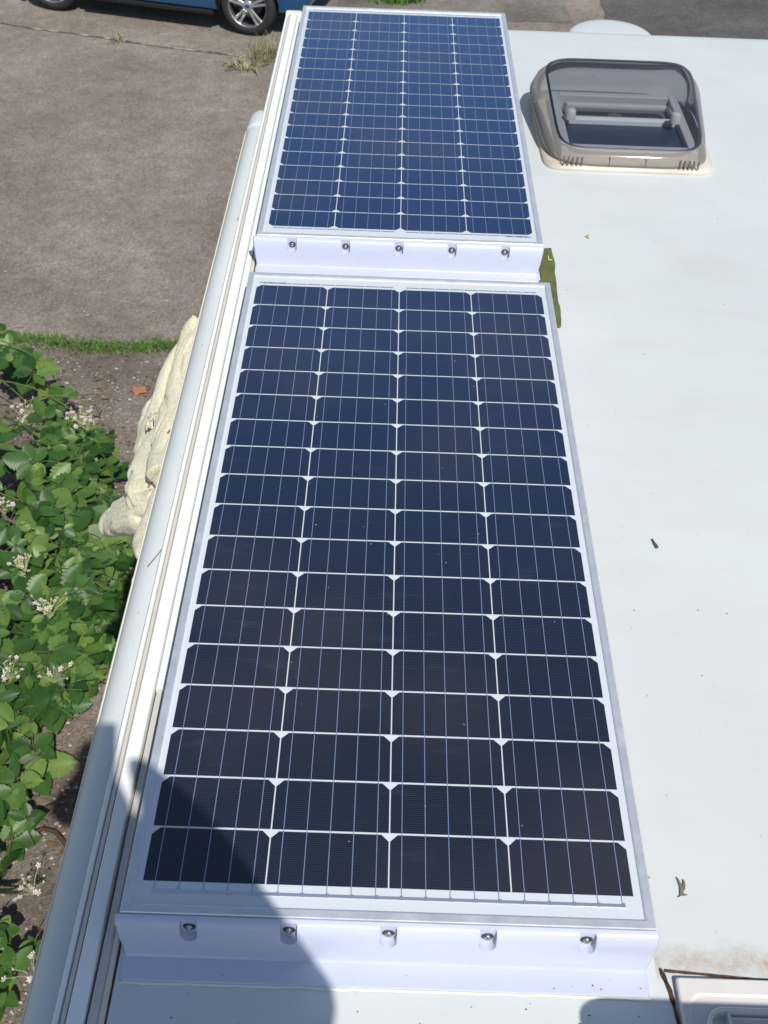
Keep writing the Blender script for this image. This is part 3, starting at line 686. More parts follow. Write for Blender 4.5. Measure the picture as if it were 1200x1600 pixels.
def cloth(name, lumps, fold, seed, wave=(70, 14, 45), vox=.0034):
    bm = bmesh.new()
    for L in lumps: lump(bm, L)
    bmesh.ops.recalc_face_normals(bm, faces=bm.faces); o = bmo(name, bm, M_knit, None, True)
    md = o.modifiers.new('r', 'REMESH'); md.mode = 'VOXEL'; md.voxel_size = vox; md.use_smooth_shade = True
    md = o.modifiers.new('s', 'SMOOTH'); md.iterations = 9; md.factor = .6
    bpy.context.view_layer.update(); bake(o); me = o.data
    nv = len(me.vertices); co_ = np.zeros(nv * 3); me.vertices.foreach_get('co', co_); no = np.zeros(nv * 3); me.vertices.foreach_get('normal', no)
    co_ = co_.reshape(-1, 3); no = no.reshape(-1, 3)
    for i in range(nv):
        x, y, z = co_[i]; s_ = Vector((x * 5 + y * 2 + seed, y * 7 - x * 4, z * 7 + seed))
        w = noise.noise(s_ * .8) ; k_ = noise.noise(s_ * 1.6 + Vector((7, 0, 0)))
        ph_ = (x * wave[0] + y * wave[1] + z * wave[2]) + w * 3.2
        a_ = math.sin(ph_); fw = (1 - abs(a_)) ** 1.6                # round ridges with narrow valleys
        a2 = math.sin(ph_ * 2.3 + w * 5 + 1.3); f2 = (1 - abs(a2)) ** 2
        co_[i] += no[i] * (-fw * fold * max(0, .55 + k_ * 1.6) - f2 * fold * .40 * max(0, .3 - k_ * 1.8) + .0010 * noise.noise(s_ * 5) + .0005 * noise.noise(s_ * 17))
    me.vertices.foreach_set('co', co_.ravel()); me.update()
    me.polygons.foreach_set('use_smooth', [True] * len(me.polygons)); me.materials.clear(); me.materials.append(M_knit)
    return C0(o)
cloth('upper_wrap', [
    [(-0.164, 1.575, -0.115, 0.0142, 0.0134), (-0.178, 1.557, -0.140, 0.0260, 0.0202), (-0.202, 1.547, -0.190, 0.0354, 0.0269), (-0.220, 1.522, -0.235, 0.0401, 0.0314), (-0.226, 1.470, -0.265, 0.0448, 0.0336), (-0.232, 1.419, -0.285, 0.0519, 0.0358), (-0.238, 1.357, -0.295, 0.0590, 0.0381), (-0.240, 1.290, -0.295, 0.0543, 0.0381), (-0.234, 1.220, -0.290, 0.0354, 0.0224)],
    [(-0.162, 1.530, -0.125, 0.0165, 0.0179), (-0.174, 1.436, -0.150, 0.0307, 0.0269), (-0.180, 1.330, -0.180, 0.0401, 0.0336), (-0.184, 1.200, -0.200, 0.0448, 0.0336), (-0.180, 1.080, -0.200, 0.0354, 0.0336)],
    [(-0.266, 1.500, -0.305, 0.0165, 0.0202), (-0.276, 1.455, -0.325, 0.0283, 0.0269), (-0.276, 1.385, -0.325, 0.0307, 0.0269), (-0.266, 1.330, -0.310, 0.0212, 0.0202)]], .0080, 1.0, (85, 0, -34))
cloth('body_fold', [
    [(-.185, 1.27, -.205, .048, .016), (-.205, 1.23, -.23, .058, .020), (-.215, 1.17, -.25, .064, .022), (-.212, 1.11, -.265, .066, .022), (-.200, 1.06, -.265, .062, .018)]], .0045, 5.0, (20, 60, 25))
cloth('sleeve', [
    [(-.185, 1.06, -.26, .046, .034), (-.225, 1.075, -.30, .054, .040), (-.268, 1.115, -.35, .052, .040), (-.312, 1.16, -.405, .044, .038), (-.342, 1.18, -.44, .034, .03), (-.360, 1.185, -.465, .018, .018)],
    [(-.215, 1.13, -.29, .03, .03), (-.275, 1.165, -.36, .026, .03), (-.33, 1.21, -.42, .02, .02)]], .0100, 9.0, (60, 80, 0))
cloth('cuff', [
    [(-.168, 1.05, -.22, .034, .03), (-.178, .995, -.23, .036, .03), (-.186, .945, -.235, .034, .03), (-.190, .907, -.235, .028, .026), (-.184, .864, -.22, .014, .016)],
    [(-.188, .86, -.25, .008, .014), (-.196, .83, -.26, .012, .016), (-.192, .79, -.26, .006, .01)]], .0075, 13.0, (60, 10, -30))
V = []; F = []
tube(V, F, [(-.262, 1.165, -.262), (-.262, 1.105, -.268), (-.240, 1.062, -.262), (-.205, 1.045, -.250), (-.170, 1.030, -.235), (-.150, .990, -.215)], .0085, .0085, 10)
C0(mesh('hem', V, F, M_knit, None, True))
# fringe of loose threads across the top of the fold
V = []; F = []; rr = random.Random(2)
for i in range(46):
    t = i / 45; x = -.150 - .105 * t; y = 1.245 + .012 * rr.uniform(-1, 1) + .05 * t; z = -.170 - .075 * t
    L = rr.uniform(.03, .06); tube(V, F, [(x, y, z + .008), (x - .004, y + L * .5, z + .012 + rr.uniform(0, .006)), (x + rr.uniform(-.012, .008), y + L, z + .004)], .0018, .0009, 4)
C0(mesh('fringe', V, F, M_knit, None, True))

V = []; F = []
for (x, y, z) in ((-.205, 1.13, -.222), (-.190, 1.10, -.225), (-.225, 1.15, -.235), (-.175, 1.20, -.16), (-.182, 1.19, -.165), (-.215, 1.09, -.235)):
    tube(V, F, [(x, y, z), (x + .003, y + .004, z + .003), (x + .005, y + .010, z + .002)], .0016, .0008, 5)
C0(mesh('leaf_crumbs', V, F, M_deadbit if 'M_deadbit' in globals() else M_drybit, None))
# ================================================================ GRASS
def blades(name, centers, hmin, hmax, w, m, seed, z=G, lean=.5):
    r = np.random.default_rng(seed); V = []; F = []
    for (x, y) in centers:
        h = r.uniform(hmin, hmax); a = r.uniform(0, 6.283); l = r.uniform(.1, lean) * h; dx, dy = math.cos(a), math.sin(a); px, py = -dy * w, dx * w; b = len(V)
        V += [(x - px, y - py, z), (x + px, y + py, z), (x + dx * l * .4 + px * .8, y + dy * l * .4 + py * .8, z + h * .6), (x + dx * l * .4 - px * .8, y + dy * l * .4 - py * .8, z + h * .6), (x + dx * l, y + dy * l, z + h * (1 - .3 * l / h))]
        F += [(b, b + 1, b + 2, b + 3), (b + 3, b + 2, b + 4)]
    return V, F
def leafmat(name, c0, c1, c2, rough=.5, back=None):
    m = mat(name, c1, rough, .35); n = NT(m); oi = n.n('ShaderNodeNewGeometry')
    base = n.ramp(oi.outputs['Random Per Island'], [(0, c0), (.55, c1), (1, c2)])
    base = n.mix(.35, base, n.ramp(n.noise(n.coord(), 30, 3), [(.3, k3(.35)), (.7, k3(.62))]), 'OVERLAY')
    if back: base = n.mix(oi.outputs['Backfacing'], base, back)
    n.base(base)
    tl = n.n('ShaderNodeBsdfTranslucent'); n.l(base, tl.inputs[0]); mx = n.n('ShaderNodeMixShader'); mx.inputs[0].default_value = .22
    out = [x for x in n.t.nodes if x.type == 'OUTPUT_MATERIAL'][0]
    n.l(n.b.outputs[0], mx.inputs[1]); n.l(tl.outputs[0], mx.inputs[2]); n.l(mx.outputs[0], out.inputs[0]); return m
M_grass = leafmat('grass_green', (.08, .15, .025), (.10, .21, .04), (.17, .27, .07), .6)
M_straw = leafmat('grass_dry', (.20, .20, .10), (.30, .28, .15), (.42, .39, .25), .8)
r = np.random.default_rng(21); C_ = []
while len(C_) < 5200:
    x = r.uniform(-3.3, .6); y = 5.54 + .0 * x + r.normal(0, .040) + .03 * math.sin(x * 5)
    if noise.noise(Vector((x * 4, y * 6, 3))) < -.6 : continue
    C_.append((x, y))
V, F = blades('g', C_, .018, .055, .0035, M_grass, 1, lean=1.3)
mesh('grass_strip', V, F, M_grass, label='strip of short green grass along the joint between yard and pavement', cat='grass', kind='stuff')
C_ = [(-.98 + r.normal(0, .10), 10.6 + r.normal(0, .10)) for _ in range(210)]
V, F = blades('g', C_, .07, .24, .004, M_straw, 2, lean=1.0)
mesh('dry_grass_tuft', V, F, M_straw, label='tuft of pale dry grass growing from the joint near the blue car', cat='grass tuft')
C_ = [(-1.18 + r.normal(0, .07), 10.36 + r.normal(0, .05)) for _ in range(60)]
V, F = blades('g', C_, .03, .10, .012, M_straw, 6, lean=2.5)
mesh('straw_bits', V, F, M_straw, label='pale straw lying flat at the foot of the dry tuft', cat='straw', kind='stuff')
C_ = [(.32 + r.normal(0, .13), 12.38 + r.normal(0, .07)) for _ in range(300)]
V, F = blades('g', C_, .05, .14, .008, M_grass, 3, lean=1.2)
mesh('grass_tuft', V, F, M_grass, label='small green grass tuft beyond the far edge of the far panel', cat='grass tuft')
C_ = [(-2.55 + r.normal(0, .03), 10.9 + r.normal(0, .1)) for _ in range(50)]
V, F = blades('g', C_, .03, .08, .005, M_straw, 4, lean=1.2)
mesh('weed_sprig', V, F, M_straw, label='sparse yellow weed in the asphalt near the left wheel of the car', cat='weed')

# ================================================================ BRAMBLES
M_leaf = leafmat('bramble_leaf', (.022, .068, .013), (.052, .128, .026), (.150, .240, .055), .42, back=(.22, .28, .18))
M_cane = leafmat('bramble_cane', (.10, .13, .04), (.16, .19, .06), (.20, .12, .08), .6)
M_deadcane = mat('dead_cane', (.075, .045, .035), .9, .1)
M_pet = mat('petal', (.72, .62, .60), .7, .2); M_bud = mat('bud', (.42, .46, .24), .7, .2); M_sta = mat('stamen', (.55, .50, .30), .8, .1)
def leaflet():
    """unit leaflet along +y, toothed edge, pleated side veins, gentle fold"""
    NS = 15; V = []; F = []
    for i in range(NS):
        t = i / (NS - 1); w = .41 * (math.sin(math.pi * min(1, t * .93 + .05)) ** .75) * (1 - .30 * t) if t < 1 else 0
        tooth = 1 + (.10 if i % 2 else -.07); tipx = .93 + .07 * t
        pl = .016 if i % 2 else -.012; y = t
        for s_, q in ((-1, 1.0), (-1, .5), (0, 0), (1, .5), (1, 1.0)):
            x = s_ * w * q * (tooth if q == 1 else 1); yy = y + (-.05 if q == 1 else -.02 if q == .5 else 0) * (1 if i % 2 else -.3)
            z = .16 * abs(x) - .10 * (t - .4) ** 2 + (pl if q else 0) * (1.2 if q == .5 else .8); V.append((x, yy, z))
    for i in range(NS - 1):
        for j in range(4): a = i * 5 + j; F.append((a, a + 1, a + 6, a + 5))
    return np.array(V), np.array(F)
LV, LF = leaflet()
def rotm(ax, a):
    return np.array(Matrix.Rotation(a, 3, Vector(ax)))
def compound(kind, r):
    """list of leaflets -> verts, faces in unit size; leaf stalk base at origin, growing +y"""
    Vs = []; st = []
    lay = [(0, .42, 1.0), (58, .30, .86), (-58, .30, .86)]
    if kind == 5: lay += [(118, .22, .66), (-118, .22, .66)]
    if kind == 1: lay = [(0, .1, 1.0)]
    for ang, off, s_ in lay:
        a = math.radians(ang + r.uniform(-9, 9)); d = np.array([-math.sin(a), math.cos(a), 0])
        R_ = rotm((0, 0, 1), a) @ rotm((1, 0, 0), r.uniform(-.35, .15)) @ rotm((0, 1, 0), r.uniform(-.3, .3))
        s2 = s_ * r.uniform(.88, 1.1); wv_ = r.uniform(.85, 1.12)
        v = (LV * np.array([wv_, 1, 1]) * s2) @ R_.T; base_ = np.array([0, .42, 0]) + d * (off * (.35 if kind != 1 else 1) if ang else .16)
        Vs.append(v + base_); st.append(base_)
    return Vs, st
XE_Y = [.5, 1.06, 1.26, 1.45, 1.6, 1.76, 1.9, 2.07, 2.3, 2.44, 2.6, 2.8, 3.0, 3.2, 3.4, 3.7, 3.97, 4.3, 4.6, 4.9, 5.2]
XE_X = [-1.1, -1.03, -.97, -.97, -1.09, -1.10, -1.15, -1.09, -1.14, -1.03, -1.04, -.99, -.96, -.96, -.95, -1.08, -1.18, -1.20, -1.30, -1.7, -2.0]
def xedge(y): return float(np.interp(y, XE_Y, XE_X))
def bush(y0, y1, N, label, seed, dens=lambda x, y: 1, hcap=.8, hmin=.05, smin=.105, smax=.155, flowers=()):
    r = np.random.default_rng(seed); LVs = []; LFs = []; SV = []; SF = []; off = 0; k_ = 0; tries = 0
    root = empty('bramble_bush', (-1.6, (y0 + y1) / 2, G), label=label, cat='bramble', group='brambles beside the motorhome')
    while k_ < N and tries < N * 30:
        tries += 1; y = r.uniform(y0, y1); xe = xedge(y); x = xe - abs(r.exponential(.55)) if r.uniform() < .75 else r.uniform(-3.0, xe)
        if x < -3.1 or r.uniform() > dens(x, y): continue
        gap = noise.noise(Vector((x * 3.1, y * 3.1, 5.5)))
        if gap < -.08 and r.uniform() < .85: continue
        d = xe - x; ht = hmin + min(hcap, .16 + .75 * d) * (1 + .35 * noise.noise(Vector((x * 2, y * 2, 1))))
        z = G + .03 + ht * (r.uniform() ** .45); size = r.uniform(smin, smax) * (1 if r.uniform() < .58 else r.uniform(.45, .75))
        x -= size * .3
        kind = 3 if r.uniform() < .5 else 5
        if r.uniform() < .08: kind = 1
        Vs, st = compound(kind, r)
        tilt = abs(r.normal(0, .42)); az = r.uniform(0, 6.283)
        if r.uniform() < .04: tilt += 1.4
        R_ = rotm((math.cos(az), math.sin(az), 0), tilt) @ rotm((0, 0, 1), r.uniform(0, 6.283))
        # lean the mass a little toward the light
        R_ = rotm((1, 0, 0), .25) @ R_
        for v in Vs:
            v = (v - np.array([0, .7, 0])) * size; LVs.append(v @ R_.T + np.array([x, y, z])); LFs.append(LF + off); off += len(LV)
        cpt = np.array([0, -.28, 0]) * size @ R_.T + np.array([x, y, z]); b0 = np.array([0, -1.3, -.25]) * size @ R_.T + np.array([x, y, z]); b0[2] = max(b0[2], G + .01)
        if kind != 1:
            for s_ in st:
                q = (s_ - np.array([0, .7, 0])) * size @ R_.T + np.array([x, y, z]); tube(SV, SF, [cpt, q], .0016, .0011, 4)
        tube(SV, SF, [b0, (b0 + cpt) / 2 + np.array([0, 0, .01]), cpt], .0022, .0016, 4)
        k_ += 1
    V = np.concatenate(LVs); F = np.concatenate(LFs)
    # arching canes
    for i in range(max(4, int((y1 - y0) * 9))):
        y = r.uniform(y0, y1); xe = xedge(y); x = xe - r.uniform(.1, 1.3); a = r.uniform(-2.2, 1.2); L = r.uniform(.4, 1.1); h = min(hcap, .2 + .7 * (xe - x)) * r.uniform(.5, 1.0)
        pts = []
        for j in range(9):
            t = j / 8; px = x + math.cos(a) * L * (t - .5); py = y + math.sin(a) * L * (t - .5); px = min(px, xedge(py) - .04)
            pts.append((px, py, G + .02 + h * math.sin(math.pi * (.12 + .8 * t)) + .02 * math.sin(i + t * 7)))
        CV = []; CF = []; tube(CV, CF, pts, .0050, .0026, 6)
        o = mesh('cane', CV, CF, M_cane, root, True); o.matrix_parent_inverse = Matrix.Translation(-root.location)
    nl = len(F); F = F.tolist() + [tuple(i + len(V) for i in f) for f in SF]; V = V.tolist() + SV
    o = mesh('foliage', V, F, [M_leaf, M_cane], root, True, [0] * nl + [1] * len(SF)); o.matrix_parent_inverse = Matrix.Translation(-root.location)
    for (fx, fy, fz, nf) in flowers:
        V = []; F = []; mi = []; dead = []
        for i in range(int(nf * 1.5)):
            a = r.uniform(0, 6.28); q = np.array([fx, fy, fz]) + np.array([r.normal(0, .034), r.normal(0, .034), r.normal(0, .02)]); n0 = len(F)
            tube(V, F, [(fx, fy, fz - .08), tuple((q + np.array([fx, fy, fz - .05])) / 2), tuple(q)], .0014, .001, 4); mi += [1] * (len(F) - n0)
            s_ = r.uniform(.0075, .0115); openf = r.uniform() < .65; tx, ty = r.uniform(-.5, .5), r.uniform(-.5, .5)
            if openf:
                for p_ in range(5):
                    b1 = a + p_ * 1.2566; b = len(V)
                    for (rad, da, dz) in ((.15, 0, 0), (.75, -.42, .18), (1.15, -.2, .30), (1.15, .2, .30), (.75, .42, .18)):
                        px = rad * s_ * math.cos(b1 + da); py = rad * s_ * math.sin(b1 + da); V.append((q[0] + px, q[1] + py, q[2] + dz * s_ + tx * px + ty * py))
                    F.append(tuple(range(b, b + 5))); mi.append(0)
                b = len(V); rs = s_ * .32
                for j in range(6): V.append((q[0] + rs * math.cos(j * 1.047), q[1] + rs * math.sin(j * 1.047), q[2] + .002))
                V.append((q[0], q[1], q[2] + .007))
                for j in range(6): F.append((b + j, b + (j + 1) % 6, b + 6)); mi.append(2)
            else:
                n0 = len(F); tube(V, F, [tuple(q), tuple(q + np.array([0, 0, .006])), tuple(q + np.array([.001, 0, .012]))], .0055, .002, 6); mi += [1] * (len(F) - n0)
        o = mesh('flower_cluster', V, F, [M_pet, M_bud, M_sta], root, False, mi); o.matrix_parent_inverse = Matrix.Translation(-root.location)
    return root
bush(4.15, 5.25, 52, 'sparse far bramble with upright canes and white flowers over bare pavement', 31, dens=lambda x, y: .5 if x > -1.9 else 1, hcap=.55, smin=.12, smax=.17,
     flowers=[(-1.40, 4.18, G + .48, 16), (-1.34, 4.12, G + .50, 12), (-1.70, 4.19, G + .45, 12), (-1.76, 4.34, G + .4, 10)])
bush(3.35, 4.2, 340, 'dense dark green bramble bush below the hanging cloth', 32, hcap=.75, flowers=[(-1.56, 3.30, G + .62, 12)])
bush(2.55, 3.4, 350, 'dense bramble bush below the cloth with two pink-white flower clusters', 33, hcap=.7, flowers=[(-1.225, 2.735, G + .50, 18), (-1.39, 2.98, G + .55, 16)])
bush(1.75, 2.6, 215, 'large-leaved bramble bush left of the head-shaped shadow', 34, hcap=.5, smin=.12, smax=.17, flowers=[(-1.33, 2.40, G + .45, 16), (-1.15, 2.44, G + .4, 7)])
bush(.75, 1.8, 110, 'trailing low bramble at the bottom left corner', 35, hcap=.35, smin=.10, smax=.145, dens=lambda x, y: 1 if x < -1.05 else .6, flowers=[(-1.02, 1.46, G + .32, 9), (-.95, 1.16, G + .25, 5)])
# roots and dead canes lying on the pavement
V = []; F = []; tube(V, F, [(-1.26, 2.26, G + .02), (-1.19, 2.262, G + .035), (-1.137, 2.25, G + .03), (-1.09, 2.215, G + .012)], .015, .011, 8)
mesh('dead_root', V, F, M_deadcane, None, True, label='short brown root on the pavement at the neck of the head-shaped shadow', cat='root')
V = []; F = []; tube(V, F, [(-1.17, 1.86, G + .012), (-1.12, 1.875, G + .025), (-1.06, 1.86, G + .03), (-1.0, 1.80, G + .028), (-.945, 1.74, G + .012), (-.90, 1.71, G + .01)], .010, .012, 8)
tube(V, F, [(-1.20, 1.88, G + .012), (-1.165, 1.97, G + .025), (-1.10, 2.01, G + .02)], .006, .005, 6)
mesh('curved_root', V, F, M_deadcane, None, True, label='curved brown root on the pavement below the shoulder shadow', cat='root')
# fallen oak-like orange leaf
pts = [(-.01, -.055), (.012, -.03), (.03, -.028), (.045, -.01), (.04, .006), (.062, .016), (.034, .026), (.03, .036), (.010, .030), (-.004, .048), (-.016, .028), (-.042, .030), (-.036, .010), (-.060, -.002), (-.034, -.016), (-.022, -.03)]
mesh('fallen_leaf', [(-1.27 + x * 1.1, 5.04 + y * 1.1, G + .008 + .012 * abs(math.sin(i))) for i, (x, y) in enumerate(pts)], [tuple(range(len(pts)))], mat('orange_leaf', (.34, .17, .09), .8, .1),
     label='single orange fallen leaf on the pavement below the grass strip', cat='fallen leaf')

# ================================================================ BLUE CAR
def car():
    rear = Vector((-3.366, 11.684)); front = Vector((-1.231, 11.181)); u = (front - rear); WB = u.length; rz = math.atan2(u.y, u.x)
    # local frame: x forward from rear axle, y toward left side (away from the camera side wheel plane y=0), z up
    p = empty('parked_car', (rear.x, rear.y, G), rz, label='blue hatchback with alloy wheels parked beyond the yard joint', cat='car')
    M_paint = mat('blue_paint', (.010, .085, .215), .25, .5, .3, coat=1, coatr=.03); M_glass = mat('car_glass', (.015, .02, .022), .05, .7)
    R_ = .292; Wd = 1.58
    # stations along the length: x, z bottom, z belt, z roof, inset of the roof
    st = [(-.62, .42, .78, .80, .02), (-.60, .34, .86, .95, .05), (-.52, .26, .92, 1.12, .09), (-.35, .22, .95, 1.30, .13), (0, .20, .96, 1.42, .16), (.5, .20, .95, 1.46, .17), (1.0, .20, .94, 1.46, .17), (1.35, .20, .93, 1.42, .17),
          (1.70, .20, .92, 1.25, .15), (2.0, .20, .91, 1.05, .12), (2.2, .20, .90, .93, .05), (2.45, .22, .84, .87, .04), (2.68, .25, .76, .79, .03), (2.80, .30, .64, .68, .03), (2.86, .38, .52, .56, .03)]
    WBs = WB / 2.19
    V = []; F = []; NR = 0; glass = []
    for (x, zb, zl, zr, ins) in st:
        x *= WBs; e = .0 if -.4 < x < 2.3 else min(.28, abs(x - (0 if x < 1 else 2.3)) ** 2 * .55)
        half = [(.06 + e, zb), (.0 + e, zb + .03), (-.018 + e, zb + .10), (-.035 + e, .5 * (zb + zl)), (-.030 + e, zl - .10), (.0 + e, zl), (ins * .55 + e, zl + (zr - zl) * .55), (ins + e, zr - .02 if zr - zl > .06 else zr), (ins + .14 + e, zr), (Wd / 2, zr + .012)]
        rw = [(y_, z_) for y_, z_ in half]; full = rw + [(Wd - y_, z_) for y_, z_ in rw[:-1][::-1]]
        NR = len(full)
        for (y_, z_) in full: V.append((x, y_, z_))
    for i in range(len(st) - 1):
        for j in range(NR):
            F.append((i * NR + j, i * NR + (j + 1) % NR, (i + 1) * NR + (j + 1) % NR, (i + 1) * NR + j))
    F.append(tuple(range(NR))); F.append(tuple((len(st) - 1) * NR + j for j in range(NR))[::-1])
    body = mesh('body', V, F, [M_paint, M_glass, M_black], p, True)
    bm = bmesh.new(); bm.from_mesh(body.data); bmesh.ops.recalc_face_normals(bm, faces=bm.faces); bm.to_mesh(body.data); bm.free()
    for ax in (0, WB):
        bm = bmesh.new()
        for yy in (.05, Wd - .05):
            bmesh.ops.create_cone(bm, cap_ends=True, segments=40, radius1=R_ + .045, radius2=R_ + .045, depth=.44, matrix=Matrix.Translation((ax, yy, R_ + .01)) @ Matrix.Rotation(math.pi / 2, 4, 'X'))
        cu = bmo('cut', bm, M_black, p); md = body.modifiers.new('b', 'BOOLEAN'); md.object = cu; md.operation = 'DIFFERENCE'; md.solver = 'EXACT'
        bpy.context.view_layer.update(); bake(body); bpy.data.objects.remove(cu)
    shade_auto(body, 35)
    # side windows and screens laid just proud of the glasshouse
    def side(name, pts, m, s_):
        vs = [(x, (y_ if s_ == 0 else Wd - y_), z) for x, y_, z in pts]; o = mesh(name, vs, [tuple(range(len(vs)))], m, p)
        md = o.modifiers.new('s', 'SOLIDIFY'); md.thickness = .012; md.offset = 0; bpy.context.view_layer.update(); bake(o)
    for s_ in (0, 1):
        side('window', [(-.25, .035, 1.0), (.75, .035, .99), (.75, .118, 1.36), (.1, .112, 1.34), (-.12, .08, 1.2)], M_glass, s_)
        side('window', [(.82, .035, .99), (1.78, .035, .97), (1.45, .10, 1.26), (1.25, .118, 1.34), (.82, .118, 1.36)], M_glass, s_)
    mesh('windscreen', [(2.15 * WBs, .14, .96), (2.15 * WBs, Wd - .14, .96), (1.42 * WBs, Wd - .26, 1.425), (1.42 * WBs, .26, 1.425)], [(0, 1, 2, 3)], M_glass, p)
    boxo('side_sill', .38 * WBs, 1.82 * WBs, -.024, .06, .17, .215, M_black, p, bev=.01)
    boxo('door_seam', .786, .792, -.032, -.012, .30, .90, M_black, p)
    for (x, s_) in ((.25, 0), (1.0, 0)): boxo('door_handle', x + .3, x + .44, -.048, -.03, .80, .825, M_paint, p, bev=.006)
    for yy in (.28, Wd - .28): boxo('headlight', 2.60 * WBs, 2.74 * WBs, yy - .16, yy + .16, .66, .745, mat('lamp_glass', (.7, .72, .75), .08), p, bev=.02)
    for yy in (.2, Wd - .2): boxo('tail_light', -.60, -.54, yy - .09, yy + .09, .72, .95, mat('tail_red', (.4, .01, .01), .2), p, bev=.02)
    # wheels
    for ax in (0, WB):
        for yy, sg in ((.085, -1), (Wd - .085, 1)):
            base_ = Matrix.Translation((ax, yy, R_)) @ Matrix.Rotation(math.pi / 2 * (1 if sg < 0 else -1), 4, 'X')
            w = lathe('wheel', tyre_prof(R_, .185, .205), M_tyre, p, 56, base_)
            lathe('rim', [(.150, -.05), (.196, -.05), (.200, .0), (.196, .060), (.203, .078), (.2065, .083), (.207, .076)], M_rim, w, 56, base_)
            lathe('brake_disc', [(0, .0), (.135, .0), (.137, -.01)], mat('disc_dark', (.09, .09, .09), .5, .5, .6), w, 40, base_)
            lathe('barrel', [(.0, -.03), (.19, -.03), (.198, .02)], M_black, w, 40, base_)
            bm = bmesh.new()
            for k_ in range(5):
                for da in (-.17, .17):
                    r0 = bmesh.ops.create_cube(bm, size=1); vs = r0['verts']
                    for v in vs:
                        out_ = v.co.x > 0; v.co.x = .200 if out_ else .045; v.co.y *= (.026 if out_ else .026); v.co.z = (.058 if out_ else .064) + v.co.z * .022
                        if out_: v.co.y += math.copysign(.028, da)
                        else: v.co.y += math.copysign(.010, da)
                    bmesh.ops.transform(bm, matrix=Matrix.Rotation(k_ * 2 * math.pi / 5 + .31 + .0 * da, 4, 'Z'), verts=vs)
            bmesh.ops.bevel(bm, geom=list(bm.edges), offset=.004, segments=1, affect='EDGES')
            bmesh.ops.transform(bm, matrix=base_, verts=bm.verts); bmo('spokes', bm, M_rim, w)
            lathe('hub', [(0, .078), (.028, .078), (.052, .074), (.060, .062), (.060, .03)], M_rim, w, 32, base_)
            lathe('hub_badge', [(0, .0815), (.018, .081), (.022, .0785)], mat('badge_blue', (.02, .05, .2), .3), w, 24, base_ @ Matrix.Diagonal((1.25, .8, 1, 1)))
    return p
car()

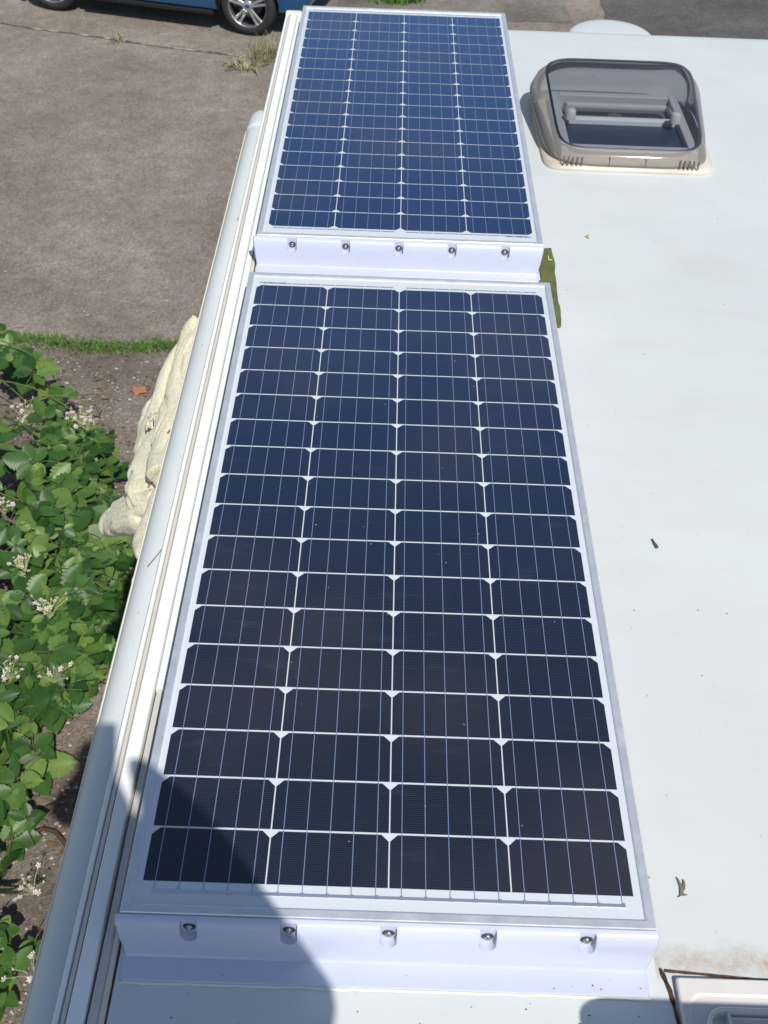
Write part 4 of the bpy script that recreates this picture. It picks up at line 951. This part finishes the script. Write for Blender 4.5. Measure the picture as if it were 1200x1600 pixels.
# ================================================================ PHOTOGRAPHER (seen only as a shadow) and phone
def person():
    M_cl = mat('dark_shirt', (.06, .08, .14), .9, .1); M_skin = mat('skin', (.45, .27, .19), .55, .3); M_tr = mat('trousers', (.05, .06, .08), .9, .1); M_hair = mat('hair', (.05, .035, .02), .8, .2)
    J = {}; E = []; Rr = {}
    def j(nm, x, y, z, r, par=None):
        if y < -.86 or z < 1.2: x -= .045; y -= .012
        J[nm] = (x, y, z); Rr[nm] = r
        if par: E.append((par, nm))
    j('pel', .38, -1.20, .80, .15); j('sp', .37, -1.13, .97, .165, 'pel'); j('ch', .35, -1.02, 1.13, .185, 'sp'); j('nk0', .32, -.965, 1.25, .12, 'ch'); j('nk', .30, -.94, 1.35, .060, 'nk0')
    j('h1', .320, -.925, 1.41, .074, 'nk'); j('h2', .325, -.915, 1.465, .092, 'h1'); j('h3', .325, -.925, 1.52, .084, 'h2'); j('h4', .325, -.925, 1.565, .045, 'h3')
    j('cr', .43, -.93, 1.29, .098, 'nk0'); j('cl', .24, -.94, 1.28, .085, 'nk0')
    j('ls', .18, -1.00, 1.24, .085, 'cl'); j('le', .13, -.99, 1.10, .074, 'ls'); j('lm', .19, -.90, 1.20, .066, 'le'); j('lw', .225, -.82, 1.29, .044, 'lm'); j('lh', .236, -.785, 1.335, .027, 'lw')
    j('rs', .52, -.99, 1.24, .088, 'cr'); j('re', .585, -.955, 1.12, .068, 'rs'); j('rm', .485, -.885, 1.22, .072, 're'); j('rw', .385, -.815, 1.29, .056, 'rm'); j('rh', .350, -.775, 1.34, .028, 'rw')
    j('lp', .27, -1.24, .76, .09, 'pel'); j('lk', .24, -1.12, .45, .062, 'lp'); j('la', .23, -1.24, .09, .042, 'lk'); j('lt', .22, -1.10, .035, .036, 'la')
    j('rp', .46, -1.24, .76, .09, 'pel'); j('rk', .50, -1.12, .45, .062, 'rp'); j('ra', .51, -1.24, .09, .042, 'rk'); j('rt', .53, -1.10, .035, .036, 'ra')
    # fingers, rooted in each palm and closed round the phone's edges
    for sd, hx_, s_ in (('l', .232, 1), ('r', .348, -1)):
        for q, (dz, L) in enumerate(((.035, .9), (.015, 1), (-.005, .95), (-.024, .75))):
            hz = 1.335 + dz; j(f'{sd}f{q}a', hx_ + s_ * .006, -.762 , hz, .0095, sd + 'h'); j(f'{sd}f{q}b', hx_ + s_ * .020, -.760, hz + .008, .0085, f'{sd}f{q}a'); j(f'{sd}f{q}c', hx_ + s_ * (.020 + .016 * L), -.764, hz + .010, .007, f'{sd}f{q}b')
        j(sd + 't1', hx_ + s_ * .004, -.785, 1.352, .012, sd + 'h'); j(sd + 't2', hx_ + s_ * .024, -.795, 1.366, .009, sd + 't1')
    nm = list(J); me = bpy.data.meshes.new('person'); me.from_pydata([J[k] for k in nm], [(nm.index(a), nm.index(b)) for a, b in E], [])
    o = bpy.data.objects.new('person', me); link(o)
    md = o.modifiers.new('k', 'SKIN'); md.use_smooth_shade = True
    for i, k in enumerate(nm):
        sv = me.skin_vertices[0].data[i]; r = Rr[k]; sv.radius = (r, r * (.8 if k in ('pel', 'sp', 'ch') else 1)); sv.use_root = (k == 'pel')
    md = o.modifiers.new('s', 'SUBSURF'); md.levels = 2; md.render_levels = 2
    bpy.context.view_layer.update(); bake(o); me = o.data; me.materials.clear()
    for m_ in (M_cl, M_skin, M_tr): me.materials.append(m_)
    for f in me.polygons:
        c = f.center; f.use_smooth = True
        f.material_index = 1 if (c.z > 1.345 and c.y < -.84) or c.y > -.81 else (2 if c.z < .84 else 0)
    setp(o, 'person in dark shirt photographing the roof, seen only as a shadow at lower left', 'person')
    # face and hair
    def ball(name, loc, sc_, m_):
        bm = bmesh.new(); bmesh.ops.create_uvsphere(bm, u_segments=16, v_segments=10, radius=1); bmesh.ops.scale(bm, vec=sc_, verts=bm.verts); bmesh.ops.translate(bm, vec=loc, verts=bm.verts); return bmo(name, bm, m_, o, True)
    ball('hair', (.280, -.957, 1.505), (.094, .094, .085), M_hair)
    for sx_ in (-.03, .03): ball('eye', (.283 + sx_, -.848, 1.475), (.012, .010, .010), mat('eye', (.8, .8, .8), .2))
    ball('nose', (.283, -.838, 1.45), (.012, .018, .020), M_skin); ball('mouth', (.285, -.857, 1.415), (.024, .010, .007), mat('lip', (.35, .12, .1), .5))
    for sx_ in (-.088, .088): ball('ear', (.281 + sx_, -.932, 1.46), (.012, .02, .030), M_skin)
    return o
person()
bm = bmesh.new(); box(bm, -.060, .014, -.140, .012, .012, .021, .003)
ph = bmo('smartphone', bm, mat('phone_black', (.02, .02, .022), .25, .5), label='black smartphone held up in both hands by the photographer', cat='phone')
ph.matrix_world = M.copy()
